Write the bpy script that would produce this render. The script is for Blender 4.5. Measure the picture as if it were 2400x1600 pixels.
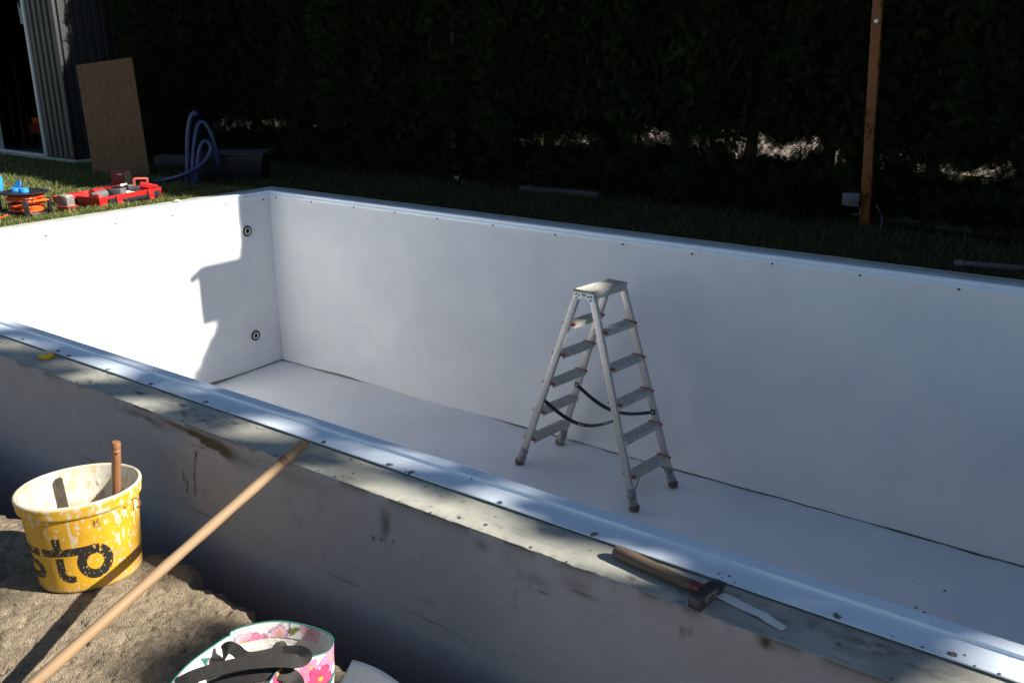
import bpy, bmesh, math, random
import numpy as np
from mathutils import Matrix, Vector

# ------------------------------------------------------------------ camera, world, sun, exposure
for o in list(bpy.data.objects):
    bpy.data.objects.remove(o)
scene = bpy.context.scene
COL = scene.collection
W, H = 3.214, 1.5                      # pool width and depth in metres
CAM = np.array([5.9806, -1.8165, 1.1407])
YAW, PITCH, ROLL, FPX = 0.6043, 0.3161, 0.0027, 2079.58
_F = np.array([-math.sin(YAW) * math.cos(PITCH), math.cos(YAW) * math.cos(PITCH), -math.sin(PITCH)])
_R = np.array([math.cos(YAW), math.sin(YAW), 0.0])
_U = np.cross(_R, _F)
_R2 = _R * math.cos(ROLL) + _U * math.sin(ROLL)
_U2 = -_R * math.sin(ROLL) + _U * math.cos(ROLL)
cd = bpy.data.cameras.new('camera')
cam = bpy.data.objects.new('camera', cd)
COL.objects.link(cam)
cd.sensor_width = 36
cd.lens = FPX / 2400 * 36
cd.clip_start, cd.clip_end = 0.05, 500
M = Matrix.Identity(4)
for i in range(3):
    M[i][0], M[i][1], M[i][2], M[i][3] = _R2[i], _U2[i], -_F[i], CAM[i]
cam.matrix_world = M
scene.camera = cam

SUN_AZ, SUN_EL = math.radians(23), math.radians(34)
L = np.array([math.cos(SUN_EL) * math.cos(SUN_AZ), math.cos(SUN_EL) * math.sin(SUN_AZ), math.sin(SUN_EL)])
w = bpy.data.worlds.new('World')
scene.world = w
w.use_nodes = True
nt = w.node_tree
sky = nt.nodes.new('ShaderNodeTexSky')
sky.sky_type = 'NISHITA'
sky.sun_disc = False
sky.sun_elevation = SUN_EL
sky.sun_rotation = math.pi / 2 - SUN_AZ
sky.air_density, sky.dust_density, sky.ozone_density = 1.0, 0.3, 1.5
bg = nt.nodes['Background']
nt.links.new(sky.outputs[0], bg.inputs[0])
bg.inputs[1].default_value = 0.05
sl = bpy.data.lights.new('sun', 'SUN')
sl.energy = 5.0
sl.angle = math.radians(0.53)
sl.color = (1.0, 0.94, 0.85)
so = bpy.data.objects.new('sun', sl)
COL.objects.link(so)
so.location = (8, 8, 12)
so.rotation_euler = Vector((-L[0], -L[1], -L[2])).to_track_quat('-Z', 'Y').to_euler()
scene.view_settings.view_transform = 'Standard'
scene.view_settings.look = 'None'
scene.view_settings.exposure = 1.1
scene.view_settings.gamma = 1.0
scene.cycles.max_bounces = 9
scene.cycles.diffuse_bounces = 7

rng = np.random.default_rng(7)
random.seed(7)

# ------------------------------------------------------------------ pixel rays -> points at real places
def ray(u, v):
    return _F * FPX + _R2 * (u - 1200) - _U2 * (v - 800)
def onz(u, v, z):
    d = ray(u, v); return CAM + d * ((z - CAM[2]) / d[2])
def ony(u, v, y):
    d = ray(u, v); return CAM + d * ((y - CAM[1]) / d[1])
def onx(u, v, x):
    d = ray(u, v); return CAM + d * ((x - CAM[0]) / d[0])
def onpl(u, v, P0):
    n = np.array([_F[0], _F[1], 0.0]); d = ray(u, v)
    return CAM + d * (((np.asarray(P0) - CAM) @ n) / (d @ n))

# ------------------------------------------------------------------ numpy noise
def _hash(ix, iy, s):
    n = (ix.astype(np.int64) * 374761393 + iy.astype(np.int64) * 668265263 + s * 974634541) & 0x7fffffff
    n = ((n ^ (n >> 13)) * 1274126177) & 0x7fffffff
    n = (n ^ (n >> 16)) & 0xffff
    return n / 65535.0
def vnoise(x, y, s=0):
    x = np.asarray(x, float); y = np.asarray(y, float)
    ix, iy = np.floor(x), np.floor(y)
    fx, fy = x - ix, y - iy
    fx = fx * fx * (3 - 2 * fx); fy = fy * fy * (3 - 2 * fy)
    a = _hash(ix, iy, s); b = _hash(ix + 1, iy, s); c = _hash(ix, iy + 1, s); d = _hash(ix + 1, iy + 1, s)
    return (a * (1 - fx) + b * fx) * (1 - fy) + (c * (1 - fx) + d * fx) * fy
def fbm(x, y, s=0, o=4):
    r = 0; a = 1; t = 0
    for k in range(o):
        r = r + a * vnoise(x * 2 ** k, y * 2 ** k, s + k * 17); t += a; a *= 0.5
    return r / t
def sstep(a, b, x):
    t = np.clip((x - a) / (b - a), 0, 1); return t * t * (3 - 2 * t)

# ------------------------------------------------------------------ materials
MATS = {}
def mat(name, col, rough=0.7, var=0.15, scale=8.0, bump=0.0, bscale=60.0, metal=0.0, col2=None, attr=False,
        stretch=None, spec=0.5, bdist=0.01, fine=0.0, specks=None):
    m = bpy.data.materials.new(name)
    m.use_nodes = True
    n = m.node_tree.nodes; l = m.node_tree.links
    p = n['Principled BSDF']
    p.inputs['Roughness'].default_value = rough
    p.inputs['Metallic'].default_value = metal
    p.inputs['Specular IOR Level'].default_value = spec
    tc = n.new('ShaderNodeTexCoord')
    mp = n.new('ShaderNodeMapping')
    l.new(tc.outputs['Object'], mp.inputs[0])
    if stretch: mp.inputs['Scale'].default_value = stretch
    nz = n.new('ShaderNodeTexNoise')
    nz.inputs['Scale'].default_value = scale; nz.inputs['Detail'].default_value = 6
    nz.inputs['Roughness'].default_value = 0.6
    l.new(mp.outputs[0], nz.inputs['Vector'])
    mx = n.new('ShaderNodeMix'); mx.data_type = 'RGBA'
    rp = n.new('ShaderNodeMapRange')
    rp.inputs[1].default_value = 0.3; rp.inputs[2].default_value = 0.7
    l.new(nz.outputs['Fac'], rp.inputs[0]); l.new(rp.outputs[0], mx.inputs['Factor'])
    c2 = col2 if col2 else tuple(min(1, c * (1 + var)) for c in col)
    c1 = col if col2 else tuple(c * (1 - var) for c in col)
    if attr:
        at = n.new('ShaderNodeAttribute'); at.attribute_name = 'col'
        ml = n.new('ShaderNodeMix'); ml.data_type = 'RGBA'; ml.blend_type = 'MULTIPLY'
        ml.inputs['Factor'].default_value = 1
        mx.inputs['A'].default_value = (1 - var,) * 3 + (1,); mx.inputs['B'].default_value = (1 + var,) * 3 + (1,)
        l.new(at.outputs['Color'], ml.inputs['A']); l.new(mx.outputs['Result'], ml.inputs['B'])
        out = ml.outputs['Result']
    else:
        mx.inputs['A'].default_value = (*c1, 1); mx.inputs['B'].default_value = (*c2, 1)
        out = mx.outputs['Result']
    if fine:
        n3 = n.new('ShaderNodeTexNoise'); n3.inputs['Scale'].default_value = bscale * 1.7; n3.inputs['Detail'].default_value = 3
        l.new(mp.outputs[0], n3.inputs['Vector'])
        r3 = n.new('ShaderNodeMapRange')
        r3.inputs[1].default_value = 0.3; r3.inputs[2].default_value = 0.7
        r3.inputs[3].default_value = 1 - fine; r3.inputs[4].default_value = 1 + fine
        l.new(n3.outputs['Fac'], r3.inputs[0])
        m3 = n.new('ShaderNodeMix'); m3.data_type = 'RGBA'; m3.blend_type = 'MULTIPLY'; m3.inputs['Factor'].default_value = 1
        l.new(out, m3.inputs['A']); l.new(r3.outputs[0], m3.inputs['B'])
        out = m3.outputs['Result']
    if specks:
        n4 = n.new('ShaderNodeTexNoise'); n4.inputs['Scale'].default_value = specks[0]; n4.inputs['Detail'].default_value = 2
        l.new(tc.outputs['Object'], n4.inputs['Vector'])
        r4 = n.new('ShaderNodeMapRange'); r4.inputs[1].default_value = specks[1]; r4.inputs[2].default_value = specks[1] + 0.03
        r4.inputs[3].default_value = 1; r4.inputs[4].default_value = 1 - specks[2]
        l.new(n4.outputs['Fac'], r4.inputs[0])
        m4 = n.new('ShaderNodeMix'); m4.data_type = 'RGBA'; m4.blend_type = 'MULTIPLY'; m4.inputs['Factor'].default_value = 1
        l.new(out, m4.inputs['A']); l.new(r4.outputs[0], m4.inputs['B'])
        out = m4.outputs['Result']
    l.new(out, p.inputs['Base Color'])
    rr = n.new('ShaderNodeMapRange')
    rr.inputs[3].default_value = max(0.03, rough - 0.1); rr.inputs[4].default_value = min(1, rough + 0.1)
    l.new(nz.outputs['Fac'], rr.inputs[0]); l.new(rr.outputs[0], p.inputs['Roughness'])
    if bump:
        n2 = n.new('ShaderNodeTexNoise')
        n2.inputs['Scale'].default_value = bscale; n2.inputs['Detail'].default_value = 5
        l.new(mp.outputs[0], n2.inputs['Vector'])
        b = n.new('ShaderNodeBump'); b.inputs['Strength'].default_value = bump; b.inputs['Distance'].default_value = bdist
        l.new(n2.outputs['Fac'], b.inputs['Height']); l.new(b.outputs[0], p.inputs['Normal'])
    MATS[name] = m
    return m

fleece = mat('fleece', (0.75, 0.76, 0.775), 0.95, 0.05, 1.9, 0.6, 240, col2=(0.87, 0.865, 0.845), spec=0.15, bdist=0.004, fine=0.03, specks=(45, 0.735, 0.25))
fleece_floor = mat('fleece_floor', (0.72, 0.73, 0.745), 0.95, 0.05, 1.5, 0.6, 240, col2=(0.82, 0.825, 0.83), spec=0.15, bdist=0.004, fine=0.03, specks=(40, 0.735, 0.3))
pvc = mat('pvc', (0.76, 0.86, 0.95), 0.32, 0.03, 5, 0.06, 14, spec=0.5, fine=0.02, specks=(70, 0.72, 0.3))
pvc.node_tree.nodes['Principled BSDF'].inputs['Coat Weight'].default_value = 0.6
pvc.node_tree.nodes['Principled BSDF'].inputs['Coat Roughness'].default_value = 0.2
concrete = mat('concrete', (0.42, 0.42, 0.36), 0.9, 0.2, 9, 0.5, 120, fine=0.1)
concrete_dark = mat('concrete_dark', (0.075, 0.073, 0.07), 0.9, 0.25, 6, 0.5, 80)
nearwall = mat('painted_wall', (1, 1, 1), 0.75, 0.05, 14, 0.25, 160, attr=True, spec=0.3, bdist=0.004, fine=0.03)
black_rubber = mat('black_rubber', (0.02, 0.02, 0.022), 0.5, 0.3, 20)
white_plastic = mat('white_plastic', (0.75, 0.74, 0.7), 0.35, 0.05, 20)
nailmat = mat('nail', (0.06, 0.055, 0.05), 0.5, 0.2, 50)
crumb = mat('mortar_crumb', (0.17, 0.165, 0.155), 0.95, 0.4, 80, 0.6, 200)
soilm = mat('soil', (1, 1, 1), 0.95, 0.16, 30, 1.0, 260, attr=True, spec=0.1, bdist=0.012, fine=0.3)
stonem = mat('pebble', (0.21, 0.175, 0.13), 0.85, 0.4, 40)
lawnm = mat('lawn_ground', (0.02, 0.024, 0.01), 0.95, 0.4, 18, 0.8, 60, col2=(0.05, 0.042, 0.022), spec=0.1)
grassm = mat('grass', (1, 1, 1), 0.6, 0.2, 5, attr=True, spec=0.25)
paving = mat('paving', (0.16, 0.125, 0.095), 0.9, 0.15, 3, 0.3, 60)
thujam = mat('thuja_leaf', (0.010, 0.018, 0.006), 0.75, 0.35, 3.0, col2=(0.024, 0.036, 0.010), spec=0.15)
barkm = mat('bark', (0.05, 0.038, 0.03), 0.95, 0.4, 30, 0.8, 60, stretch=(1, 1, 0.2))
leafm = mat('leaf', (0.05, 0.09, 0.02), 0.6, 0.3, 4, spec=0.3)
alu = mat('aluminium', (0.50, 0.49, 0.47), 0.42, 0.12, 35, 0.12, 90, metal=0.55, fine=0.06)
alu_dirty = mat('aluminium_tread', (0.50, 0.49, 0.45), 0.55, 0.2, 25, 0.2, 150, metal=0.35, fine=0.08)
galv = mat('galvanised', (0.66, 0.70, 0.70), 0.4, 0.1, 60, metal=0.4)
redcap = mat('red_cap', (0.45, 0.055, 0.028), 0.45, 0.15, 30)
cloth = mat('grey_cloth', (0.3, 0.29, 0.28), 0.95, 0.25, 40, 0.6, 150)
rubber_brown = mat('rubber_brown', (0.11, 0.085, 0.065), 0.85, 0.3, 50)
strapm = mat('strap', (0.012, 0.012, 0.016), 0.6, 0.2, 60, 0.3, 300)
printw = mat('white_print', (0.6, 0.6, 0.6), 0.6, 0.1, 50)
woodh = mat('pale_wood', (0.30, 0.195, 0.105), 0.6, 0.25, 14, 0.15, 60, stretch=(1, 1, 0.06), fine=0.06)
woodg = mat('grey_wood', (0.12, 0.085, 0.056), 0.65, 0.3, 18, 0.2, 60, stretch=(0.08, 1, 1))
woodr = mat('red_wood', (0.26, 0.115, 0.055), 0.5, 0.2, 30, 0.15, 80, stretch=(1, 1, 0.1))
woodred_paint = mat('red_painted_wood', (0.14, 0.02, 0.015), 0.5, 0.3, 60)
steel = mat('dark_steel', (0.07, 0.075, 0.085), 0.4, 0.3, 30, 0.15, 80, metal=0.6)
steel_worn = mat('worn_steel', (0.3, 0.28, 0.24), 0.45, 0.3, 60, 0.2, 120, metal=0.6)
bucketm = mat('bucket_plastic', (1, 1, 1), 0.42, 0.05, 20, 0.15, 90, attr=True, bdist=0.003)
bagm = mat('bag_print', (1, 1, 1), 0.55, 0.03, 20, 0.12, 200, attr=True, bdist=0.002)
bag_in = mat('bag_lining', (0.7, 0.68, 0.63), 0.85, 0.05, 15, 0.3, 120)
teal = mat('teal_trim', (0.02, 0.16, 0.14), 0.6, 0.1, 50)
webbing = mat('black_webbing', (0.020, 0.018, 0.016), 0.8, 0.3, 80, 0.15, 400)
sheetm = mat('white_sheet', (0.62, 0.65, 0.7), 0.9, 0.05, 10, 0.3, 250)
paperm = mat('paper', (0.7, 0.7, 0.66), 0.8, 0.06, 20)
yellowm = mat('yellow_plastic', (0.72, 0.46, 0.02), 0.4, 0.1, 20)
anth = mat('anthracite_cladding', (0.024, 0.026, 0.029), 0.5, 0.12, 6, 0.1, 40)
anth_dark = mat('anthracite_groove', (0.012, 0.013, 0.015), 0.6, 0.2, 6)
framew = mat('door_frame_metal', (0.5, 0.55, 0.56), 0.45, 0.08, 10)
inside = mat('shed_inside', (0.035, 0.028, 0.022), 0.9, 0.3, 4)
osb = mat('osb', (0.12, 0.058, 0.022), 0.8, 0.3, 30, 0.3, 60, col2=(0.19, 0.115, 0.052), stretch=(1.0, 1.0, 0.45), fine=0.2)
osb_grey = mat('osb_grey', (0.075, 0.062, 0.046), 0.85, 0.3, 30, 0.3, 60)
hosem = mat('blue_hose', (0.014, 0.036, 0.13), 0.35, 0.15, 10)
tubm = mat('black_tub', (0.012, 0.014, 0.019), 0.45, 0.3, 12)
redp = mat('red_plastic', (0.52, 0.016, 0.016), 0.38, 0.1, 14)
orangep = mat('orange_plastic', (0.75, 0.13, 0.012), 0.4, 0.1, 20)
cablem = mat('orange_cable', (0.80, 0.10, 0.012), 0.4, 0.1, 20)
blackp = mat('black_plastic', (0.016, 0.017, 0.02), 0.4, 0.3, 20)
bluep = mat('blue_plastic', (0.03, 0.27, 0.72), 0.4, 0.1, 20)
greyp = mat('grey_plastic', (0.12, 0.125, 0.125), 0.55, 0.3, 30)
dusty = mat('dusty_grey', (0.26, 0.24, 0.21), 0.9, 0.3, 40, 0.4, 100)
dustyred = mat('dusty_red', (0.42, 0.08, 0.06), 0.7, 0.2, 40)
card = mat('cardboard', (0.55, 0.40, 0.23), 0.85, 0.1, 20)
cardred = mat('red_card', (0.34, 0.03, 0.03), 0.6, 0.12, 20)
orange_post = mat('orange_paint', (0.18, 0.056, 0.006), 0.55, 0.15, 14, 0.15, 60)
dark_post = mat('dark_paint', (0.035, 0.035, 0.04), 0.5, 0.2, 14)
socketm = mat('socket_grey', (0.12, 0.135, 0.16), 0.5, 0.06, 20)
socketd = mat('socket_lid', (0.07, 0.075, 0.09), 0.4, 0.1, 20)
wirem = mat('fence_wire', (0.1, 0.1, 0.1), 0.5, 0.2, 20, metal=0.5)

# ------------------------------------------------------------------ mesh builder
WM = {}                                   # object -> world matrix
def wm(o):
    return WM.get(o, Matrix.Identity(4)) if o is not None else Matrix.Identity(4)
def tag(o, label=None, cat=None, group=None, kind=None):
    if label: o['label'] = label
    if cat: o['category'] = cat
    if group: o['group'] = group
    if kind: o['kind'] = kind
    return o
def thing(name, label, cat, loc=(0, 0, 0), rotz=0.0, group=None, rot=None):
    o = bpy.data.objects.new(name, None)
    o.empty_display_size = 0.1
    COL.objects.link(o)
    m = Matrix.Translation(Vector([float(c) for c in loc])) @ (rot.to_4x4() if rot is not None else Matrix.Rotation(rotz, 4, 'Z'))
    o.matrix_world = m
    WM[o] = m
    return tag(o, label, cat, group)
def frame_from(d, up=(0, 0, 1)):
    """3x3 matrix whose z axis is d"""
    z = Vector([float(c) for c in d]).normalized(); u = Vector(up)
    x = u.cross(z)
    if x.length < 1e-4: x = Vector((1, 0, 0)).cross(z)
    x.normalize(); y = z.cross(x)
    return Matrix((x, y, z)).transposed()

class MB:
    def __init__(self): self.v = []; self.f = []
    def add(self, vs, fs):
        b = len(self.v)
        self.v += [tuple(float(c) for c in p) for p in vs]
        self.f += [tuple(b + i for i in q) for q in fs]
        return self
    def box(self, c, s, R=None):
        x, y, z = s[0] / 2, s[1] / 2, s[2] / 2
        vs = [Vector(p) for p in ((-x, -y, -z), (x, -y, -z), (x, y, -z), (-x, y, -z), (-x, -y, z), (x, -y, z), (x, y, z), (-x, y, z))]
        if R is not None: vs = [R @ p for p in vs]
        c = Vector([float(k) for k in c])
        return self.add([p + c for p in vs], [(0, 3, 2, 1), (4, 5, 6, 7), (0, 1, 5, 4), (1, 2, 6, 5), (2, 3, 7, 6), (3, 0, 4, 7)])
    def bar(self, a, b, wx, wy, up=(0, 0, 1)):
        a, b = Vector([float(k) for k in a]), Vector([float(k) for k in b])
        R = frame_from(b - a, up)
        return self.box((a + b) / 2, (wx, wy, (b - a).length), R)
    def prism(self, poly, z0, z1, R=None, c=(0, 0, 0)):
        n = len(poly); c = Vector(c)
        vs = [Vector((x, y, z0)) for x, y in poly] + [Vector((x, y, z1)) for x, y in poly]
        if R is not None: vs = [R @ p for p in vs]
        fs = [tuple(range(n - 1, -1, -1)), tuple(range(n, 2 * n))]
        fs += [(i, (i + 1) % n, n + (i + 1) % n, n + i) for i in range(n)]
        return self.add([p + c for p in vs], fs)
    def lathe(self, prof, n=32, c=(0, 0, 0), R=None, closed=False):
        c = Vector([float(k) for k in c]); vs = []
        for r, z in prof:
            for i in range(n):
                a = 2 * math.pi * i / n
                p = Vector((r * math.cos(a), r * math.sin(a), z))
                vs.append((R @ p if R is not None else p) + c)
        fs = []; m = len(prof)
        for j in range(m if closed else m - 1):
            k = (j + 1) % m
            for i in range(n):
                fs.append((j * n + i, j * n + (i + 1) % n, k * n + (i + 1) % n, k * n + i))
        if not closed:
            if prof[0][0] > 1e-6: fs.append(tuple(range(n - 1, -1, -1)))
            if prof[-1][0] > 1e-6: fs.append(tuple((m - 1) * n + i for i in range(n)))
        return self.add(vs, fs)
    def tube(self, pts, r, n=8, cap=True, closed=False):
        P = [Vector([float(k) for k in p]) for p in pts]; m = len(P)
        rs = r if hasattr(r, '__len__') else [r] * m
        T = []
        for i in range(m):
            a = P[(i - 1) % m] if (closed or i > 0) else P[0]
            b = P[(i + 1) % m] if (closed or i < m - 1) else P[-1]
            T.append((b - a).normalized())
        u = T[0].orthogonal().normalized(); vs = []
        for i in range(m):
            u = (u - T[i] * u.dot(T[i])).normalized(); v = T[i].cross(u)
            for k in range(n):
                a = 2 * math.pi * k / n
                vs.append(P[i] + (u * math.cos(a) + v * math.sin(a)) * rs[i])
        fs = []
        for j in range(m if closed else m - 1):
            q = (j + 1) % m
            for k in range(n):
                fs.append((j * n + k, j * n + (k + 1) % n, q * n + (k + 1) % n, q * n + k))
        if cap and not closed:
            fs += [tuple(range(n - 1, -1, -1)), tuple((m - 1) * n + k for k in range(n))]
        return self.add(vs, fs)
    def ribbon(self, pts, wid, th):
        """flat strip: pts centre line, wid = list of half-width vectors"""
        P = [Vector([float(k) for k in p]) for p in pts]; m = len(P)
        Wd = [Vector([float(k) for k in q]) for q in wid]; vs = []
        for i in range(m):
            t = (P[min(i + 1, m - 1)] - P[max(i - 1, 0)]).normalized()
            nn = t.cross(Wd[i]).normalized() * th / 2
            vs += [P[i] - Wd[i] - nn, P[i] + Wd[i] - nn, P[i] + Wd[i] + nn, P[i] - Wd[i] + nn]
        fs = [(3, 2, 1, 0), tuple((m - 1) * 4 + k for k in range(4))]
        for j in range(m - 1):
            for k in range(4):
                fs.append((j * 4 + k, j * 4 + (k + 1) % 4, j * 4 + 4 + (k + 1) % 4, j * 4 + 4 + k))
        return self.add(vs, fs)
    def build(self, name, m, parent=None, bevel=0.0, smooth=35, local=False, seg=2):
        me = bpy.data.meshes.new(name)
        vs = self.v
        if parent is not None and not local:
            inv = wm(parent).inverted()
            vs = [tuple(inv @ Vector(p)) for p in vs]
        me.from_pydata(vs, [], self.f)
        bm = bmesh.new(); bm.from_mesh(me)
        bmesh.ops.recalc_face_normals(bm, faces=bm.faces)
        if bevel:
            ed = [e for e in bm.edges if len(e.link_faces) == 2 and e.calc_face_angle(0) > 0.5]
            bmesh.ops.bevel(bm, geom=ed, offset=bevel, segments=seg, affect='EDGES', clamp_overlap=True, profile=0.6)
        bm.to_mesh(me); bm.free()
        if smooth:
            for p in me.polygons: p.use_smooth = True
            me.set_sharp_from_angle(angle=math.radians(smooth))
        me.materials.append(MATS[m] if isinstance(m, str) else m)
        o = bpy.data.objects.new(name, me)
        COL.objects.link(o)
        if parent is not None:
            o.parent = parent
            WM[o] = wm(parent)
        return o
def loc(root, *p):
    """local point of a thing -> world"""
    return wm(root) @ Vector([float(k) for k in p])

def np_mesh(name, V, Fq, m, parent=None, col=None, smooth=True, per_face=None):
    """fast numpy mesh: V (n,3), Fq (m,3 or 4); col (n,3) point colours"""
    if parent is not None:
        inv = np.array(wm(parent).inverted()); V = V @ inv[:3, :3].T + inv[:3, 3]
    me = bpy.data.meshes.new(name)
    k = Fq.shape[1]
    me.vertices.add(len(V)); me.vertices.foreach_set('co', np.ascontiguousarray(V, np.float32).ravel())
    me.loops.add(Fq.size); me.loops.foreach_set('vertex_index', np.ascontiguousarray(Fq, np.int32).ravel())
    me.polygons.add(len(Fq)); me.polygons.foreach_set('loop_start', np.arange(0, Fq.size, k, dtype=np.int32))
    me.polygons.foreach_set('use_smooth', np.full(len(Fq), smooth))
    if col is not None:
        a = me.attributes.new('col', 'FLOAT_COLOR', 'POINT')
        a.data.foreach_set('color', np.ascontiguousarray(np.c_[col, np.ones(len(col))], np.float32).ravel())
    me.update(calc_edges=True); me.validate()
    me.materials.append(m)
    o = bpy.data.objects.new(name, me)
    COL.objects.link(o)
    if parent is not None:
        o.parent = parent; WM[o] = wm(parent)
    return o
def grid_faces(nu, nv, wrap=False):
    """vertices index i*nv+j"""
    iu = np.arange(nu if wrap else nu - 1)
    I, J = np.meshgrid(iu, np.arange(nv - 1), indexing='ij')
    I2 = (I + 1) % nu
    return np.stack([I * nv + J, I2 * nv + J, I2 * nv + J + 1, I * nv + J + 1], -1).reshape(-1, 4)

ZL = -0.03            # lawn level
ZS = -0.38            # bare soil level
XE = 8.0              # far end of the pool, out of frame

# ================================================================== SETTING: ground
def lawn_sheet():
    hx0, hx1, hy0, hy1 = -0.262, XE + 0.262, -0.262, W + 0.262
    xs = np.unique(np.r_[np.linspace(-70, -6, 9), np.linspace(-6, 9, 61), np.linspace(9, 70, 9), hx0, hx1])
    ys = np.unique(np.r_[np.linspace(hy0, 7, 40), np.linspace(7, 120, 12), hy1])
    X, Y = np.meshgrid(xs, ys, indexing='ij')
    Z = np.full_like(X, ZL) + (fbm(X * 1.3, Y * 1.3, 3) - 0.5) * 0.012
    F = grid_faces(len(xs), len(ys))
    cx = (xs[F[:, 0] // len(ys)] + xs[F[:, 1] // len(ys)]) / 2
    cy = (ys[F[:, 0] % len(ys)] + ys[F[:, 2] % len(ys)]) / 2
    F = F[~((cx > hx0) & (cx < hx1) & (cy < hy1))]
    o = np_mesh('lawn', np.c_[X.ravel(), Y.ravel(), Z.ravel()], F, lawnm)
    tag(o, 'short lawn around the pool, sunlit beside the tool case and shaded along the hedge', 'lawn', kind='structure')
lawn_sheet()

def edge_y(x):
    return -0.455 + 0.05 * (vnoise(x * 5, 0 * x, 5) - 0.5) + 0.035 * (vnoise(x * 17, 0 * x, 9) - 0.5) + 0.018 * (vnoise(x * 48, 0 * x, 10) - 0.5) - 0.13 * sstep(3.35, 3.0, x) \
        + 0.05 * sstep(3.45, 3.6, x) * sstep(3.95, 3.75, x)
def soil_height(X, Y):
    z = ZS + 0.016 * (fbm(X * 3.2, Y * 3.2, 11, 3) - 0.5) + 0.006 * (fbm(X * 12, Y * 12, 12, 3) - 0.5) + 0.006 * (fbm(X * 60, Y * 60, 13, 3) - 0.5)
    lump = sstep(0.62, 0.85, fbm(X * 16 + 3, Y * 11, 21, 3)); z = z + lump * 0.004
    z = z - 0.007 * sstep(0.62, 0.74, fbm(X * 26, Y * 26, 31, 3))
    flat = np.exp(-(((X - 3.565) ** 2 + (Y + 0.60) ** 2) / 0.2 ** 2) ** 3)       # trodden flat under the bucket
    flat2 = np.exp(-((((X - 4.76) / 0.2) ** 2 + ((Y + 0.95) / 0.25) ** 2)) ** 3)
    f = np.clip(flat + flat2, 0, 1)
    return z * (1 - f) + (ZS - 0.002) * f
def soil_sheet():
    xs = np.r_[np.linspace(-60, 2.3, 14)[:-1], np.arange(2.3, 5.6, 0.006), np.linspace(5.6, 60, 16)]
    t = np.r_[np.linspace(0, 0.12, 10)[:-1], np.arange(0.12, 1.35, 0.006), np.linspace(1.36, 60, 16)]
    X, T = np.meshgrid(xs, t, indexing='ij')
    E = edge_y(X)
    # t runs from the bottom of the trench face (0) over the lip to the flat soil
    Y = E - (T - 0.11)
    Z = soil_height(X, Y)
    drop = np.clip((0.115 - T) / 0.115, 0, 1)
    Yf = E + 0.005 + 0.07 * drop + 0.02 * (fbm(X * 20, T * 60, 4) - 0.5)
    Z = np.where(T < 0.115, Z - 0.85 * drop ** 1.4, Z - 0.014 * np.exp(-((T - 0.115) / 0.012)))
    Y = np.where(T < 0.115, Yf, Y)
    V = np.c_[X.ravel(), Y.ravel(), Z.ravel()]
    n = fbm(X * 5, Y * 5, 41, 4); n2 = vnoise(X * 160, Y * 160, 44); n3 = fbm(X * 40, Y * 40, 47, 3)
    c = np.array([0.275, 0.222, 0.152])
    C = c[None, None] * (0.8 + 0.35 * (n[..., None] - 0.5) + 0.75 * n2[..., None])
    damp = sstep(0.52, 0.66, fbm(X * 2.6 + 5, Y * 2.6, 51, 4))
    C = C * (1 - 0.2 * damp[..., None])
    org = sstep(0.63, 0.72, n3)
    C = C * (1 - 0.3 * org[..., None])
    o = np_mesh('soil', V, grid_faces(len(xs), len(t)), soilm, col=C.reshape(-1, 3))
    tag(o, 'bare sandy soil beside the pool wall, dug away to a trench', 'soil', kind='structure')
    # bottom of the trench
    tb = MB().add([(-60, -0.2495, -1.2), (60, -0.2495, -1.2), (60, -0.6, -1.18), (-60, -0.6, -1.18)], [(0, 1, 2, 3)])
    tag(tb.build('trench_floor', mat('trench_soil', (0.26, 0.21, 0.15), 0.95, 0.3, 12)), 'dark soil at the bottom of the trench', 'soil', kind='structure')
soil_sheet()

def pebbles():
    n = 2600
    x = rng.uniform(2.7, 5.3, n); y = rng.uniform(-1.6, -0.47, n)
    s = rng.uniform(0.0012, 0.0042, n) * (1 + 1.5 * (rng.random(n) > 0.97))
    ok = y < edge_y(x) - 0.04; x, y, s = x[ok], y[ok], s[ok]; n = len(x)
    z = soil_height(x, y) + s * 0.2
    base = np.array([(1, 0, 0), (-1, 0, 0), (0, 1, 0), (0, -1, 0), (0, 0, 1), (0, 0, -1)], float)
    fc = np.array([(0, 2, 4), (2, 1, 4), (1, 3, 4), (3, 0, 4), (2, 0, 5), (1, 2, 5), (3, 1, 5), (0, 3, 5)])
    V = base[None] * (s[:, None, None] * rng.uniform(0.6, 1.3, (n, 6, 1))) + np.c_[x, y, z][:, None, :]
    F = (fc[None] + 6 * np.arange(n)[:, None, None]).reshape(-1, 3)
    o = np_mesh('pebbles', V.reshape(-1, 3), F, stonem, smooth=False)
    tag(o, 'small pebbles and crumbs strewn on the sandy soil', 'pebbles', kind='stuff')
pebbles()

# yard behind the hedge, lit by the sun
yd = MB().add([(-0.2, 8.0, ZL + 0.016), (60, 8.0, ZL + 0.016), (60, 28, ZL + 0.016), (-0.2, 28, ZL + 0.016)], [(0, 1, 2, 3)])
tag(yd.build('paved_yard', paving), 'pale sunlit paving glimpsed through gaps under the hedge', 'paving', kind='structure')

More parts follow.
